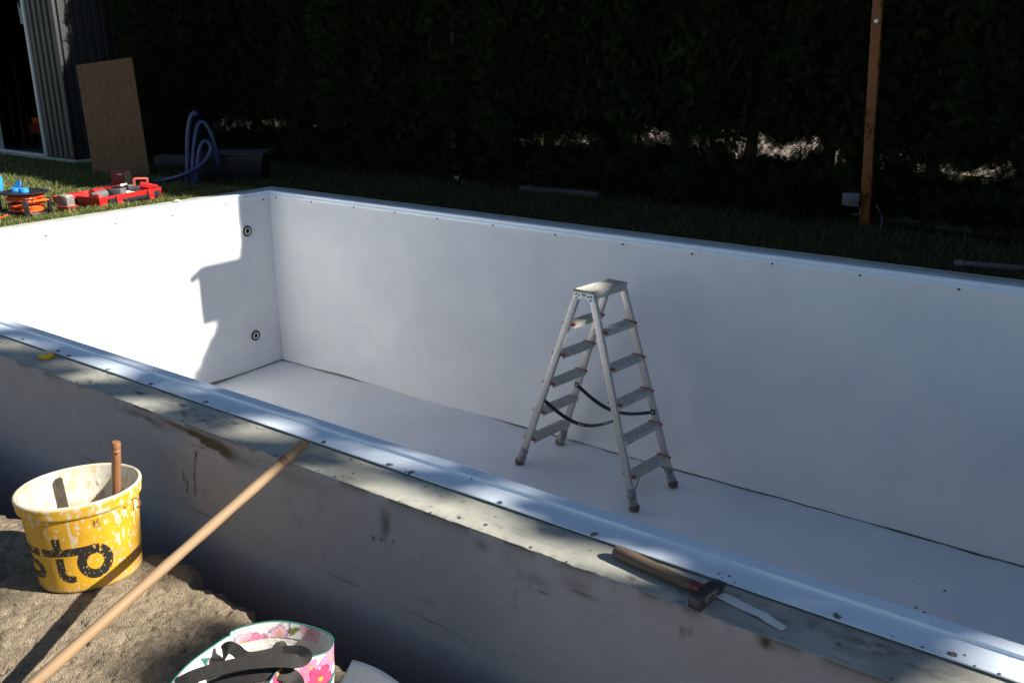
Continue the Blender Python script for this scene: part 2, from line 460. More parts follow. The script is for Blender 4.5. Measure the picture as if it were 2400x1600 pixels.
def grass():
    def patch(n, x0, x1, y0, y1, hmin, hmax, clump):
        x = rng.uniform(x0, x1, n); y = rng.uniform(y0, y1, n)
        k = fbm(x * 4, y * 4, 61, 3) + 0.25 * rng.random(n) > clump
        ok = k & ~((x > -0.266) & (x < XE + .3) & (y < W + 0.266))
        ok &= ~((x < -3.45) & (y > 3.45))
        x, y = x[ok], y[ok]
        return x, y, rng.uniform(hmin, hmax, len(x)) * (0.6 + 0.8 * fbm(x * 3, y * 3, 66, 2))
    ps = [patch(52000, -2.6, -0.26, 0.4, 3.6, 0.018, 0.05, 0.42), patch(26000, -5.2, -2.2, 1.2, 3.6, 0.02, 0.055, 0.42),
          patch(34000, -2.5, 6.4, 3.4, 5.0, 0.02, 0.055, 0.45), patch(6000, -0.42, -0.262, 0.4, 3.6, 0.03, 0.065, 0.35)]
    x = np.concatenate([p[0] for p in ps]); y = np.concatenate([p[1] for p in ps]); h = np.concatenate([p[2] for p in ps])
    n = len(x); a = rng.uniform(0, 2 * np.pi, n); wd = rng.uniform(0.0015, 0.0032, n)
    lean = rng.uniform(0.1, 0.8, n) * h; la = rng.uniform(0, 2 * np.pi, n)
    b = np.c_[x, y, np.full(n, ZL - 0.004)]
    d = np.c_[np.cos(a), np.sin(a), 0 * a] * wd[:, None]
    mid = b + np.c_[np.cos(la) * lean * 0.35, np.sin(la) * lean * 0.35, h * 0.6]
    tip = b + np.c_[np.cos(la) * lean, np.sin(la) * lean, h]
    V = np.stack([b - d, b + d, mid + d * .8, mid - d * .8, tip], 1)
    F = np.array([(0, 1, 2), (0, 2, 3), (3, 2, 4)])
    Fs = (F[None] + 5 * np.arange(n)[:, None, None]).reshape(-1, 3)
    t = rng.random(n)[:, None]
    c = np.array([0.038, 0.058, 0.012]) * (1 - t) + np.array([0.10, 0.118, 0.03]) * t
    dry = (rng.random(n) > 0.86)[:, None]
    c = np.where(dry, np.array([0.2, 0.16, 0.08]), c)
    c = c * np.where(((y > 3.3) & (x > -2.6))[:, None], 0.5, 1.4)       # hedge shade put into the blade colour, sunny lawn brightened
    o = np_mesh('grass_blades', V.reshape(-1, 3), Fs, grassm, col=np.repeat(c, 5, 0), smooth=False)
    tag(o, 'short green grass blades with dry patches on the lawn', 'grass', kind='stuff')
grass()

# ================================================================== SWIMMING POOL
pool = thing('swimming_pool', 'unfinished rectangular concrete pool lined with white fleece, with a white rim', 'pool', (0, 0, 0))

def near_wall():
    """outer face and top of the near wall as one fine sheet with a chipped edge, stains painted per point"""
    xs = np.r_[-0.248, np.arange(1.6, 6.9, 0.0065), XE + 0.248]
    fz = np.r_[-1.3, np.arange(-0.95, 0, 0.0065)]
    ty = np.r_[np.arange(-0.248, -0.11, 0.0045), 0.0]
    s = np.r_[fz, ty + 0.248]                           # path coordinate: <0 on the face, >=0 on the top
    X, S = np.meshgrid(xs, s, indexing='ij')
    face = S < 0
    Y = np.where(face, -0.248, S - 0.248); Z = np.where(face, S, 0.0)
    d = np.abs(S)
    chip = (fbm(X * 60, 0 * X, 71, 3) - 0.3) * 0.003 * (1 + 2.2 * sstep(0.6, 0.75, vnoise(X * 7, 0 * X, 72)))
    k = np.exp(-d / 0.012)
    Y = Y + np.clip(chip, -0.002, 0.02) * k * face; Z = Z - np.clip(chip, -0.001, 0.02) * k * 0.8
    Z = Z + np.where(~face, (fbm(X * 18, Y * 18, 74, 3) - 0.5) * 0.0022, 0)
    Y = Y + np.where(face, (fbm(X * 2.2, Z * 2.2, 75, 2) - 0.5) * 0.006 + (fbm(X * 60, Z * 60, 76, 2) - 0.5) * 0.0015, 0)
    # ---- colour
    cf = np.array([0.355, 0.35, 0.375])[None, None] * (0.93 + 0.14 * fbm(X * 1.6, Z * 2.5, 77, 3))[..., None]
    ct = np.array([0.375, 0.37, 0.315])[None, None] * (0.72 + 0.5 * fbm(X * 9, Y * 14, 78, 4))[..., None]
    # dark scratches and trowel marks along the top
    tm = sstep(0.62, 0.8, fbm(X * 9, Y * 90, 79, 3)); ct = ct * (1 - 0.14 * tm[..., None])
    spots = sstep(0.74, 0.82, fbm(X * 55, Y * 55, 80, 2)); ct = ct * (1 - 0.3 * spots[..., None])
    dirt = np.array([0.075, 0.06, 0.042])
    m = np.zeros_like(X)
    def smear(u0, v0, ru, rv, ang, amt, sc=60, st=8, seed=0):
        P = ony(u0, v0, -0.248); dx = X - P[0]; dz = Z - P[2]
        ang = ang * 0.12 if ru > rv else ang * 0.5
        ca, sa = math.cos(ang), math.sin(ang)
        a = dx * ca + dz * sa; b = -dx * sa + dz * ca
        e = np.exp(-((a / ru) ** 2 + (b / rv) ** 2))
        nn = fbm(a * st, b * sc, 90 + seed, 4)
        return np.where(face, np.clip(0.65 * e * amt * sstep(0.44, 0.54, nn + 0.16 * e), 0, 1), 0)
    G = [(500, 1046, .11, .030, -.42, 2.6, 40, 6), (462, 1020, .09, .018, -.42, 2.0, 90, 8), (420, 1000, .12, .012, -.42, 1.4, 110, 8), (340, 980, .14, .016, -.35, 1.1, 90, 8),
         (560, 1075, .12, .022, -.3, .75, 70, 8), (640, 1098, .16, .02, -.25, .6, 70, 8), (700, 1118, .12, .018, -.2, .35, 70, 8),
         (905, 1230, .018, .05, -.12, 1.1, 26, 60), (897, 1208, .02, .03, -.2, .8, 26, 60), (876, 1260, .008, .007, 0, 1.7, 40, 40),
         (893, 1262, .010, .006, .3, 1.6, 40, 40), (921, 1268, .005, .005, 0, 1.5, 40, 40), (950, 1212, .018, .010, -.8, .55, 60, 20),
         (1130, 1278, .022, .014, -.9, .8, 50, 20), (1200, 1300, .04, .03, 0, .35, 40, 30), (1215, 1345, .03, .02, 0, .45, 40, 30),
         (1255, 1360, .035, .022, 0, .55, 40, 30), (1258, 1382, .04, .005, -.08, 1.5, 60, 20), (1350, 1370, .04, .022, -.2, .55, 40, 30),
         (1365, 1392, .035, .006, -.25, 1.3, 60, 20), (1310, 1325, .03, .012, -.3, .35, 40, 30), (1600, 1475, .006, .018, 0, 1.1, 40, 40),
         (1618, 1478, .006, .014, 0, .9, 40, 40), (1795, 1502, .014, .018, 0, 1.9, 20, 20), (1812, 1515, .006, .004, 0, 1.5, 40, 40),
         (1790, 1470, .03, .012, -.3, .5, 50, 30), (285, 870, .02, .004, -.8, .6, 50, 30), (870, 1130, .16, .010, -.28, .45, 80, 8),
         (960, 1165, .12, .012, -.3, .6, 80, 8), (1210, 1250, .10, .008, -.3, .6, 80, 8), (1450, 1320, .06, .016, -.3, .4, 60, 10)]
    for i, g in enumerate(G): m = np.maximum(m, smear(*g[:6], sc=g[6], st=g[7], seed=i))
    for pts in (((458, 1060), (457, 1085), (456, 1110), (457, 1135), (458, 1160)), ((462, 1055), (460, 1072)), ((430, 1105), (432, 1130)), ((440, 1125), (439, 1150))):
        for a, b in zip(pts[:-1], pts[1:]):
            A = ony(*a, -0.248); B = ony(*b, -0.248); ab = B - A
            t = np.clip(((X - A[0]) * ab[0] + (Z - A[2]) * ab[2]) / (ab[0] ** 2 + ab[2] ** 2), 0, 1)
            dd = np.hypot(X - A[0] - t * ab[0], Z - A[2] - t * ab[2]) + 0.004 * (fbm(X * 120, Z * 120, 88, 2) - 0.45)
            m = np.maximum(m, np.where(face, 0.9 * sstep(0.0056, 0.0015, dd), 0))
    # thin board seams of the formwork and random small stains
    seam = np.exp(-((Z + 0.33 + 0.02 * X - 0.09) / 0.0016) ** 2) * sstep(0.45, 0.6, fbm(X * 3, Z * 0, 95, 3))
    sp = sstep(0.76, 0.84, fbm(X * 22, Z * 22, 96, 3)) * 0.15
    edge = np.exp(-d / 0.012) * sstep(0.42, 0.62, fbm(X * 11, 0 * X, 97, 3))
    m = np.maximum(m, np.where(face, np.maximum(np.maximum(seam * .5, sp), edge * 0.85), 0))
    cf = cf * (1 - m[..., None]) + dirt * m[..., None]
    # stains on the top surface
    mt = np.zeros_like(X)
    for (u, v, ru, rv, amt, sd) in ((215, 895, .05, .012, .9, 1), (420, 950, .06, .02, .9, 2), (450, 975, .07, .015, 1.0, 3), (395, 925, .03, .01, .8, 4), (530, 985, .07, .01, .8, 5),
                                    (325, 920, .03, .01, .8, 6), (0, 800, .04, .01, .6, 7), (600, 1000, .06, .008, .7, 8), (2000, 1490, .1, .025, .5, 9), (2080, 1530, .15, .03, .4, 10), (1476, 1352, .014, .009, 1.2, 11), (1835, 1450, .014, .007, 1.5, 12)):
        P = onz(u, v, 0); e = np.exp(-(((X - P[0]) / ru) ** 2 + ((Y - P[1]) / rv) ** 2))
        mt = np.maximum(mt, np.clip(e * amt * 1.3, 0, 1) * sstep(0.46, 0.62, fbm(X * 45, Y * 70, 100 + sd, 3)))
    ct = ct * (1 - mt[..., None]) + dirt * mt[..., None]
    C = np.where(face[..., None], cf, ct)
    o = np_mesh('wall', np.c_[X.ravel(), Y.ravel(), Z.ravel()], grid_faces(len(xs), len(s)), nearwall, parent=pool, col=C.reshape(-1, 3))
    o['label'] = 'near pool wall with grey painted outer face, dirt smears and a bare concrete top'
    # inner body of that wall
    b = MB().box(((XE) / 2, -0.118, -0.80), (XE + 0.4, 0.20, 1.56)).build('wall_core', concrete_dark, pool)
near_wall()

def plain_wall(x0, x1, y0, y1, lab):
    nx = max(2, int((x1 - x0) / 0.05)) if x1 - x0 > 1 else 6
    ny = max(2, int((y1 - y0) / 0.05)) if y1 - y0 > 1 else 6
    mb = MB()
    xs = np.linspace(x0, x1, nx); ys = np.linspace(y0, y1, ny)
    X, Y = np.meshgrid(xs, ys, indexing='ij')
    Z = (fbm(X * 9, Y * 9, 120, 3) - 0.5) * 0.004
    V = [(a, b, c) for a, b, c in zip(X.ravel(), Y.ravel(), Z.ravel())]
    F = [tuple(q) for q in grid_faces(nx, ny)]
    n = len(V)
    ring = [i * ny for i in range(nx)] + [(nx - 1) * ny + j for j in range(1, ny)] + [i * ny + ny - 1 for i in range(nx - 2, -1, -1)] + [j for j in range(ny - 2, 0, -1)]
    V += [(V[i][0], V[i][1], -1.6) for i in ring]
    F += [(ring[k], ring[(k + 1) % len(ring)], n + (k + 1) % len(ring), n + k) for k in range(len(ring))]
    o = mb.add(V, F).build('wall', concrete, pool)
    o['label'] = lab
plain_wall(-0.248, XE + 0.248, W + 0.0005, W + 0.248, 'concrete wall along the hedge side')
plain_wall(-0.248, -0.0005, 0.001, W - 0.001, 'concrete wall at the shaded and sunlit end')
plain_wall(XE + 0.0005, XE + 0.248, 0.001, W - 0.001, 'concrete wall at the deep end')
MB().box((XE / 2, W / 2, -1.56), (XE, W, 0.10)).build('floor_slab', concrete_dark, pool)

def fleece_sheets():
    # floor
    xs = np.r_[np.arange(0.012, XE - 0.01, 0.045)]; ys = np.linspace(0.02, W - 0.012, 70)
    X, Y = np.meshgrid(xs, ys, indexing='ij')
    wave = 0.014 * (fbm(X * 2.2, 0 * X, 131, 3) - 0.5) * 2
    Y2 = np.where(Y > W - 0.2, Y - (0.006 + np.abs(wave) * 0.8) * sstep(W - 0.2, W - 0.012, Y), Y)
    Z = -H + 0.010 * (fbm(X * 0.9 + 0.5 * Y, Y * 0.5, 132, 3) - 0.5) + 0.009 * (fbm(X * 2.6 + 1.3 * Y, Y * 0.5, 133, 2) - 0.5) + 0.013 * (fbm(X * 6.5 + 0.6 * Y, Y * 0.45, 135, 2) - 0.5) \
        + 0.012 * np.exp(-((Y - W) / 0.05) ** 2) * (fbm(X * 3, 0 * X, 134, 2) - 0.3)
    o = np_mesh('floor_fleece', np.c_[X.ravel(), Y2.ravel(), Z.ravel()], grid_faces(len(xs), len(ys)), fleece_floor, parent=pool)
    o['label'] = 'white fleece sheet covering the pool floor'
    out = {}
    # hedge-side wall
    xs = np.arange(0.0, XE, 0.03); zs = np.linspace(-1, 0, 52)
    X, T = np.meshgrid(xs, zs, indexing='ij')
    bot = -H + 0.009 + 0.012 * (fbm(xs * 1.7, 0 * xs, 141, 3) - 0.4) + 0.012 * np.exp(-((xs - 0.75) / 0.25) ** 2) - 0.012 * np.exp(-((xs - 1.6) / 0.4) ** 2)
    Z = -0.018 + T * (-(bot[:, None]) - 0.018)
    bul = 0.010 * fbm(X * 1.1, Z * 1.3, 142, 3) + 0.010 * fbm(X * 4.2, Z * 0.9, 143, 2)
    Y = W - 0.004 - bul * sstep(-0.03, -0.25, Z) - 0.012 * sstep(-1.3, -1.5, Z) * fbm(X * 2.5, 0 * X, 144, 2)
    X2 = X + np.where(X < 0.05, 0.006 + 0.022 * (fbm(Z * 1.9, 0 * Z + 3, 145, 3) - 0.3) * sstep(-0.05, -0.3, Z), 0)
    o = np_mesh('wall_fleece', np.c_[X2.ravel(), Y.ravel(), Z.ravel()], grid_faces(len(xs), len(zs)), fleece, parent=pool)
    o['label'] = 'white fleece on the shaded wall along the hedge'; out['far'] = o
    # sunlit end wall
    ys = np.linspace(0.0, W - 0.003, 110); T = zs
    Yg, Tg = np.meshgrid(ys, T, indexing='ij')
    bot = -H + 0.009 + 0.012 * (fbm(ys * 2.0, 0 * ys, 151, 3) - 0.4) + 0.014 * np.exp(-((ys - 2.45) / 0.16) ** 2)
    Z = -0.018 + Tg * (-(bot[:, None]) - 0.018)
    bul = 0.012 * fbm(Yg * 1.2, Z * 1.2, 152, 3)
    X = 0.004 + bul * sstep(-0.03, -0.25, Z) + 0.010 * sstep(-1.3, -1.5, Z) * fbm(Yg * 2.5, 0 * Yg, 153, 2)
    o = np_mesh('wall_fleece', np.c_[X.ravel(), Yg.ravel(), Z.ravel()], grid_faces(len(ys), len(T)), fleece, parent=pool)
    o['label'] = 'white fleece on the sunlit end wall with two inlets'; out['end'] = o
    for nm, V in (('deep', [(XE - 0.004, 0, -H), (XE - 0.004, W, -H), (XE - 0.004, W, -0.02), (XE - 0.004, 0, -0.02)]),
                  ('near', [(0, 0.004, -H), (XE, 0.004, -H), (XE, 0.004, -0.02), (0, 0.004, -0.02)])):
        MB().add(V, [(0, 1, 2, 3)]).build('wall_fleece', fleece, pool)
    return out
FL = fleece_sheets()
# nails that hold the fleece
nail = None
def put_nail(P, axis, parent):
    global nail
    if nail is None:
        mb = MB(); mb.lathe([(0.0005, 0.004), (0.004, 0.0035), (0.0068, 0.0015), (0.0068, -0.006)], 10)
        o = mb.build('nail', nailmat, parent, local=True); nail = o
    else:
        o = nail.copy(); COL.objects.link(o); o.parent = parent
    o.matrix_local = Matrix.Translation(Vector(P)) @ frame_from(axis).to_4x4()
for (u, v) in ((646, 463), (729, 473), (829, 486), (925, 498), (1025, 512), (1155, 528), (1301, 550), (1459, 573), (1622, 595), (1810, 618), (2016, 645), (2247, 678)):
    put_nail(ony(u, v, W - 0.008), (0, -1, 0), FL['far'])
for (u, v) in ((617, 468), (530, 477), (405, 505), (271, 524), (108, 552)):
    put_nail(onx(u, v, 0.008), (1, 0, 0), FL['end'])

# white rim strip: cross-section (d, z), d measured outwards from the inner edge (negative = over the wall)
SEC = [(-0.119, 0.0045), (-0.119, 0.0085), (-0.043, 0.0075), (-0.040, 0.0165), (-0.006, 0.0175), (0.005, 0.012), (0.005, -0.004),
       (0.001, -0.006), (0.001, -0.010), (0.009, -0.012), (0.009, -0.030), (-0.001, -0.030), (-0.001, 0.0045)]
def rim(axis, fix, sgn, a, b, m0=0, m1=0):
    """one length of the strip; m0 / m1 mitre the ends"""
    vs = []
    for t, mt in ((a, m0), (b, m1)):
        for d, z in SEC:
            tt = t + mt * d
            vs.append((tt, fix + sgn * d, z) if axis == 'x' else (fix + sgn * d, tt, z))
    n = len(SEC)
    fs = [tuple(range(n)), tuple(range(2 * n - 1, n - 1, -1))] + [(i, (i + 1) % n, n + (i + 1) % n, n + i) for i in range(n)]
    return MB().add(vs, fs).build('rim_strip', pvc, pool, bevel=0.0006, seg=1, smooth=20)
NR = []
cuts = [0.0, 1.15, 3.146, 4.62, 6.62, XE]
for i in range(5):
    NR.append(rim('x', 0, 1, cuts[i] + (0.0012 if i else 0), cuts[i + 1] - (0.0012 if i < 4 else 0), 1 if i == 0 else 0, -1 if i == 4 else 0))
cuts = [0.0, 1.9, 3.9, 5.9, XE]
for i in range(4):
    rim('x', W, -1, cuts[i] + (0.0012 if i else 0), cuts[i + 1] - (0.0012 if i < 3 else 0), 1 if i == 0 else 0, -1 if i == 3 else 0)
cuts = [0.0, 1.6, W]
for i in range(2):
    rim('y', 0, 1, cuts[i] + (0.0012 if i else 0), cuts[i + 1] - (0.0012 if i < 1 else 0), 1 if i == 0 else 0, -1 if i == 1 else 0)
rim('y', XE, -1, 0.0, W, 1, -1)
# screw heads with mortar crumbs on the near rim strip
def crumb_mesh(seed, r):
    rr = np.random.default_rng(seed); bm = bmesh.new(); bmesh.ops.create_icosphere(bm, subdivisions=2, radius=r)
    for v in bm.verts:
        v.co *= 0.65 + 0.7 * rr.random(); v.co.z = max(v.co.z * 0.5, -r * 0.25)
    mb = MB(); mb.v = [tuple(v.co) for v in bm.verts]; mb.f = [tuple(v.index for v in f.verts) for f in bm.faces]; bm.free()
    return mb
scr = []
for i, (u, v) in enumerate(((52, 796), (135, 823), (159, 835), (251, 867), (350, 901), (475, 945), (752, 1040), (907, 1093), (958, 1110), (1164, 1182), (1388, 1255), (1962, 1445), (2235, 1533))):
    P = onz(u, v, 0.0078)
    par = NR[1 if P[0] < 3.146 else 2 if P[0] < 4.62 else 3]
    if len(scr) < 3:
        mb = crumb_mesh(40 + i, 0.0085); mb.lathe([(0.0045, -0.002), (0.0045, 0.003), (0.002, 0.0045), (0.0003, 0.0045)], 10, (0.006, 0.003, 0))
        o = mb.build('screw', crumb, par, local=True, smooth=0); scr.append(o)
    else:
        o = scr[i % 3].copy(); COL.objects.link(o); o.parent = par
    o.matrix_local = Matrix.Translation(Vector((P[0], max(P[1], -0.11), P[2]))) @ Matrix.Rotation(i * 1.3, 4, 'Z')
def crumbs():
    r = np.random.default_rng(91); mb = MB()
    spots = [(596, 993, 0.03, 26), (640, 1006, 0.02, 10), (530, 968, 0.02, 8), (1700, 1352, 0.02, 8), (960, 1112, 0.03, 6), (2260, 1545, 0.03, 5)]
    for u, v, sp, n in spots:
        P = onz(u, v, 0.0088)
        for i in range(n):
            c = crumb_mesh(r.integers(1000), r.uniform(0.0012, 0.0038)); dx, dy = r.normal(0, sp), r.normal(0, sp * 0.4)
            y = P[1] + dy
            if -0.117 < y < -0.046: mb.add([(a + P[0] + dx, b + y, q + 0.0088) for a, b, q in c.v], c.f)
    for i in range(46):
        x = r.uniform(2.3, 6.0); c = crumb_mesh(r.integers(1000), r.uniform(0.002, 0.005)); y = r.uniform(-0.245, -0.13) if i % 3 else -0.244
        mb.add([(a + x, b + y, q + 0.001) for a, b, q in c.v], c.f)
    o = mb.build('mortar_crumbs', crumb, pool, smooth=0); o['kind'] = 'stuff'; o['label'] = 'loose mortar crumbs on the near rim'
crumbs()
# inlets in the end wall
for (y, z, lab) in ((2.933, -0.287, 'upper inlet below the rim'), (2.922, -1.194, 'lower inlet near the floor')):
    R = frame_from((1, 0, 0))
    mb = MB().lathe([(0.052, -0.004), (0.052, 0.008), (0.049, 0.011), (0.046, 0.011)], 40, (0.012, y, z), R)
    fl = mb.build('inlet', white_plastic, pool); fl['label'] = lab
    MB().lathe([(0.030, 0.004), (0.046, 0.004), (0.046, 0.016), (0.044, 0.018), (0.032, 0.018), (0.030, 0.016)], 40, (0.012, y, z), R, closed=True).build('gasket', black_rubber, fl)
    MB().lathe([(0.0195, 0.006), (0.0295, 0.006), (0.0295, 0.020), (0.027, 0.023), (0.0215, 0.023), (0.0195, 0.018)], 40, (0.012, y, z), R, closed=True).build('collar', white_plastic, fl)
    MB().lathe([(0.0005, 0.0135), (0.0193, 0.0135)], 24, (0.012, y, z), R).build('pipe_plug', mat('inlet_plug', (0.12, 0.08, 0.06), 0.6), fl)
    for k in range(8):
        a = k * math.pi / 4 + .2
        P = Vector((0.012, y, z)) + R @ Vector((0.038 * math.cos(a), 0.038 * math.sin(a), 0.0182))
        MB().lathe([(0.0022, -0.001), (0.0022, 0.001), (0.0004, 0.0014)], 8, P, R).build('screw', steel_worn, fl)

# ================================================================== STEP LADDER
lad = thing('step_ladder', 'aluminium double-sided step ladder with red step ends standing in the empty pool', 'ladder', (3.435, 2.825, -H + 0.004), math.radians(-8))
def lb(): return MB()
HT = 1.262
def railpt(sx, sy, z):
    t = z / HT
    return Vector((sx * (0.468 * (1 - t) + 0.052 * t), sy * (0.212 * (1 - t) + 0.152 * t), z))
def wpt(p): return wm(lad) @ p
RAILS = {}
for sx in (1, -1):
    for sy in (1, -1):
        a, b = railpt(sx, sy, 0.03), railpt(sx, sy, HT - 0.012)
        R = frame_from(b - a, (0, 1, 0))         # x axis of the frame = across (local x), y axis = local y
        mb = MB().box((a + b) / 2, (0.046, 0.021, (b - a).length), R)
        RAILS[sx, sy] = mb.build('rail', alu, lad, bevel=0.0025, local=True)
SP = HT / 6.0
for sx in (1, -1):
    for k in range(1, 6):
        z = SP * k - 0.01
        A, B = railpt(sx, -1, z), railpt(sx, 1, z)
        cx = A.x; yl = abs(A.y) - 0.0115
        st = MB()
        st.box((cx, 0, z), (0.078, yl * 2, 0.004))
        for j in range(9): st.box((cx - 0.034 + j * 0.0085, 0, z + 0.0026), (0.003, yl * 2 - 0.004, 0.0016))
        st.box((cx + 0.0375, 0, z - 0.0145), (0.003, yl * 2, 0.026)); st.box((cx - 0.0375, 0, z - 0.0145), (0.003, yl * 2, 0.026))
        step = st.build('step', alu_dirty, lad, local=True)
        for sy in (1, -1):
            if (sx, k, sy) in ((-1, 1, 1), (-1, 2, 1), (1, 4, -1 * 9)): continue
            if (sx, k, sy) in ((1, 2, -1),): continue
            # red plug: flat lozenge around the tread end, peeping out in front of and behind the rail
            y = sy * (yl - 0.004)
            poly = [(-0.050, -0.006), (-0.044, -0.012), (0.040, -0.012), (0.051, -0.006), (0.051, 0.003), (0.044, 0.006), (-0.044, 0.006), (-0.050, 0.002)]
            R = Matrix(((1, 0, 0), (0, 0, -1), (0, 1, 0)))
            MB().prism(poly, -0.007, 0.007, R, (cx, y, z)).build('end_cap', redcap, step, bevel=0.002, local=True)
# platform: two ribbed halves, dark end plates
for sx in (1, -1):
    mb = MB().box((sx * 0.0385, 0, HT + 0.006), (0.0755, 0.335, 0.012))
    for j in range(10): mb.box((sx * (0.006 + j * 0.0072), 0, HT + 0.0127), (0.0022, 0.325, 0.0016))
    mb.box((sx * 0.0755, 0, HT - 0.013), (0.003, 0.335, 0.034))
    pf = mb.build('platform_half', alu_dirty, lad, local=True)
    for sy in (1, -1):
        MB().box((sx * 0.0385, sy * 0.1695, HT + 0.0105), (0.076, 0.004, 0.007)).build('end_strip', blackp, pf, local=True)
# hinge brackets with bolts
for sy in (1, -1):
    for sx in (1, -1):
        poly = [(sx * 0.002, 0.0), (sx * 0.078, 0.0), (sx * 0.074, -0.012), (sx * 0.080, -0.026), (sx * 0.076, -0.046), (sx * 0.045, -0.046), (sx * 0.012, -0.03), (sx * 0.002, -0.016)]
        R = Matrix(((1, 0, 0), (0, 0, -1), (0, 1, 0)))
        hb = MB().prism(poly, -0.0022, 0.0022, R, (0, sy * 0.166, HT - 0.004)).build('hinge_plate', galv, lad, local=True)
        for bx, bz in ((0.058, -0.012), (0.036, -0.016), (0.056, -0.034), (0.008, -0.010)):
            Rb = frame_from((0, sy, 0))
            MB().lathe([(0.0058, 0), (0.0058, 0.003), (0.003, 0.0048), (0.0004, 0.0048)], 10, (sx * bx, sy * 0.168, HT - 0.004 + bz), Rb).build('bolt', steel, hb, local=True)
# green rosette washer inside the far back rail
P = railpt(-1, 1, HT - 0.09); MB().lathe([(0.019, 0), (0.019, 0.006), (0.012, 0.008), (0.0005, 0.007)], 16, P + Vector((0.0, -0.0105, 0)), frame_from((0, -1, 0))).build('locking_washer', galv, lad, local=True)
# feet wrapped in grey cloth, hollow brown rubber ends
for sx in (1, -1):
    for sy in (1, -1):
        pts, rad = [], []
        for i, t in enumerate(np.linspace(0.012, 0.125, 9)):
            p = railpt(sx, sy, t); pts.append(p); rad.append(0.028 + 0.003 * math.sin(i * 1.7 + sx + 2 * sy) - 0.004 * (t > 0.11))
        ft = MB().tube(pts, rad, 12); rr = np.random.default_rng(5 + sx + 2 * sy)
        ft.v = [tuple(np.array(v) + rr.normal(0, 0.0014, 3)) for v in ft.v]
        foot = ft.build('foot_wrap', cloth, lad, local=True, smooth=60)
        p = railpt(sx, sy, 0.0)
        MB().lathe([(0.017, 0.022), (0.017, 0.002), (0.022, 0.0), (0.031, 0.0), (0.0325, 0.02), (0.029, 0.034), (0.017, 0.034)], 14, (p.x, p.y, 0.0)).build('rubber_foot', rubber_brown, foot, local=True)
# short braces under the lowest front step
for sy in (1, -1):
    a = railpt(1, sy, 0.10) + Vector((0.012, -sy * 0.012, 0)); b = Vector((railpt(1, sy, 0.19).x + 0.02, sy * 0.105, SP - 0.035))
    MB().bar(a, b, 0.016, 0.003, (1, 0, 0)).build('brace', steel_worn, lad, local=True)
# two sagging black straps
for sy in (-1, 1):
    a = railpt(-1, sy, 0.50) + Vector((0.0, -sy * 0.012, 0)); b = railpt(1, sy, 0.475 if sy > 0 else 0.53) + Vector((0, -sy * 0.012, 0))
    pts = []; wd = []
    for i in range(25):
        t = i / 24; p = a.lerp(b, t); p.z -= 0.30 * t * (1 - t) * (1.15 if sy < 0 else 0.9) * (1 + 0.25 * math.sin(t * 3.1)); p.y += 0.012 * math.sin(t * math.pi) * -sy
        pts.append(p); tw = 0.5 + 0.5 * math.sin(t * 2.6 + 0.3)
        wd.append(Vector((0, 0.0115 * (0.35 + 0.6 * tw), 0.0125 * (1 - 0.45 * tw))))
    sp_ = MB().ribbon(pts, wd, 0.0022).build('strap', strapm, lad, local=True)
    for q in (a, b):
        MB().box(q + Vector((0, -sy * 0.002, 0)), (0.03, 0.004, 0.034)).build('strap_patch', strapm, sp_, local=True)
        MB().lathe([(0.006, 0), (0.006, 0.002), (0.0005, 0.004)], 10, q + Vector((0, -sy * 0.004, 0)), frame_from((0, -sy, 0))).build('rivet', galv, sp_, local=True)
    if sy < 0:
        for i in (12, 13, 20, 21, 22):
            q = pts[i] + Vector((0, -0.0065, 0.0)); MB().box(q, (0.018, 0.001, 0.004)).build('printed_mark', printw, sp_, local=True)

# ================================================================== OBJECTS ON THE NEAR WALL
# hammer lying on the concrete: local x along the handle towards the head
ham = thing('hammer', 'steel hammer with worn wooden handle lying on the concrete rim', 'hammer', (5.135, -0.158, 0.0), math.radians(-8.5))
pts = [(0.0, 0, 0.0165), (0.012, 0, 0.0165), (0.06, 0, 0.0165), (0.12, 0, 0.0165), (0.18, 0, 0.0165), (0.212, 0, 0.0165)]
hd = MB().tube(pts, [0.0125, 0.0155, 0.0152, 0.0138, 0.0122, 0.012], 16)
hd.v = [(x, y * 1.12, z) for x, y, z in hd.v]
hh = hd.build('handle', woodg, ham, local=True, smooth=50)
MB().tube([(0.210, 0, 0.018), (0.24, 0, 0.018), (0.262, 0, 0.018)], [0.0128, 0.0115, 0.011], 14).build('painted_collar', woodred_paint, hh, local=True)
hm = MB()      # head across the handle (local y): square face towards -y, wedge peen towards +y
def sec(y, wx, z0, z1): return [(0.25 - wx, y, z0), (0.25 + wx, y, z0), (0.25 + wx, y, z1), (0.25 - wx, y, z1)]
S = [sec(-0.058, .0135, .005, .033), sec(-0.055, .0155, .003, .035), sec(-0.035, .0155, .003, .035), sec(-0.031, .0135, .004, .034), sec(0.018, .0135, .004, .034), sec(0.024, .0135, .004, .034), sec(0.066, .013, .016, .023)]
S = [[(x, y * 0.93, (z - 0.003) * 0.92) for x, y, z in s] for s in S]
vs = [p for s in S for p in s]
fs = [(0, 1, 2, 3), tuple(reversed(range(24, 28)))]
for j in range(6):
    for k in range(4): fs.append((j * 4 + k, j * 4 + (k + 1) % 4, j * 4 + 4 + (k + 1) % 4, j * 4 + 4 + k))
head = hm.add(vs, fs).build('head', steel, ham, bevel=0.0015, local=True)
MB().box((0.2637, -0.008, 0.0165), (0.0016, 0.046, 0.020)).build('stamped_panel', steel_worn, head, local=True)
mk = MB()
mk.lathe([(0.0035, 0), (0.006, 0), (0.006, 0.0008), (0.0035, 0.0008)], 16, (0.2646, -0.008, 0.0165), frame_from((1, 0, 0)), closed=True)
mk.box((0.2648, 0.004, 0.0165), (0.0006, 0.0015, 0.012)); mk.box((0.2648, -0.019, 0.0165), (0.0006, 0.0015, 0.012))
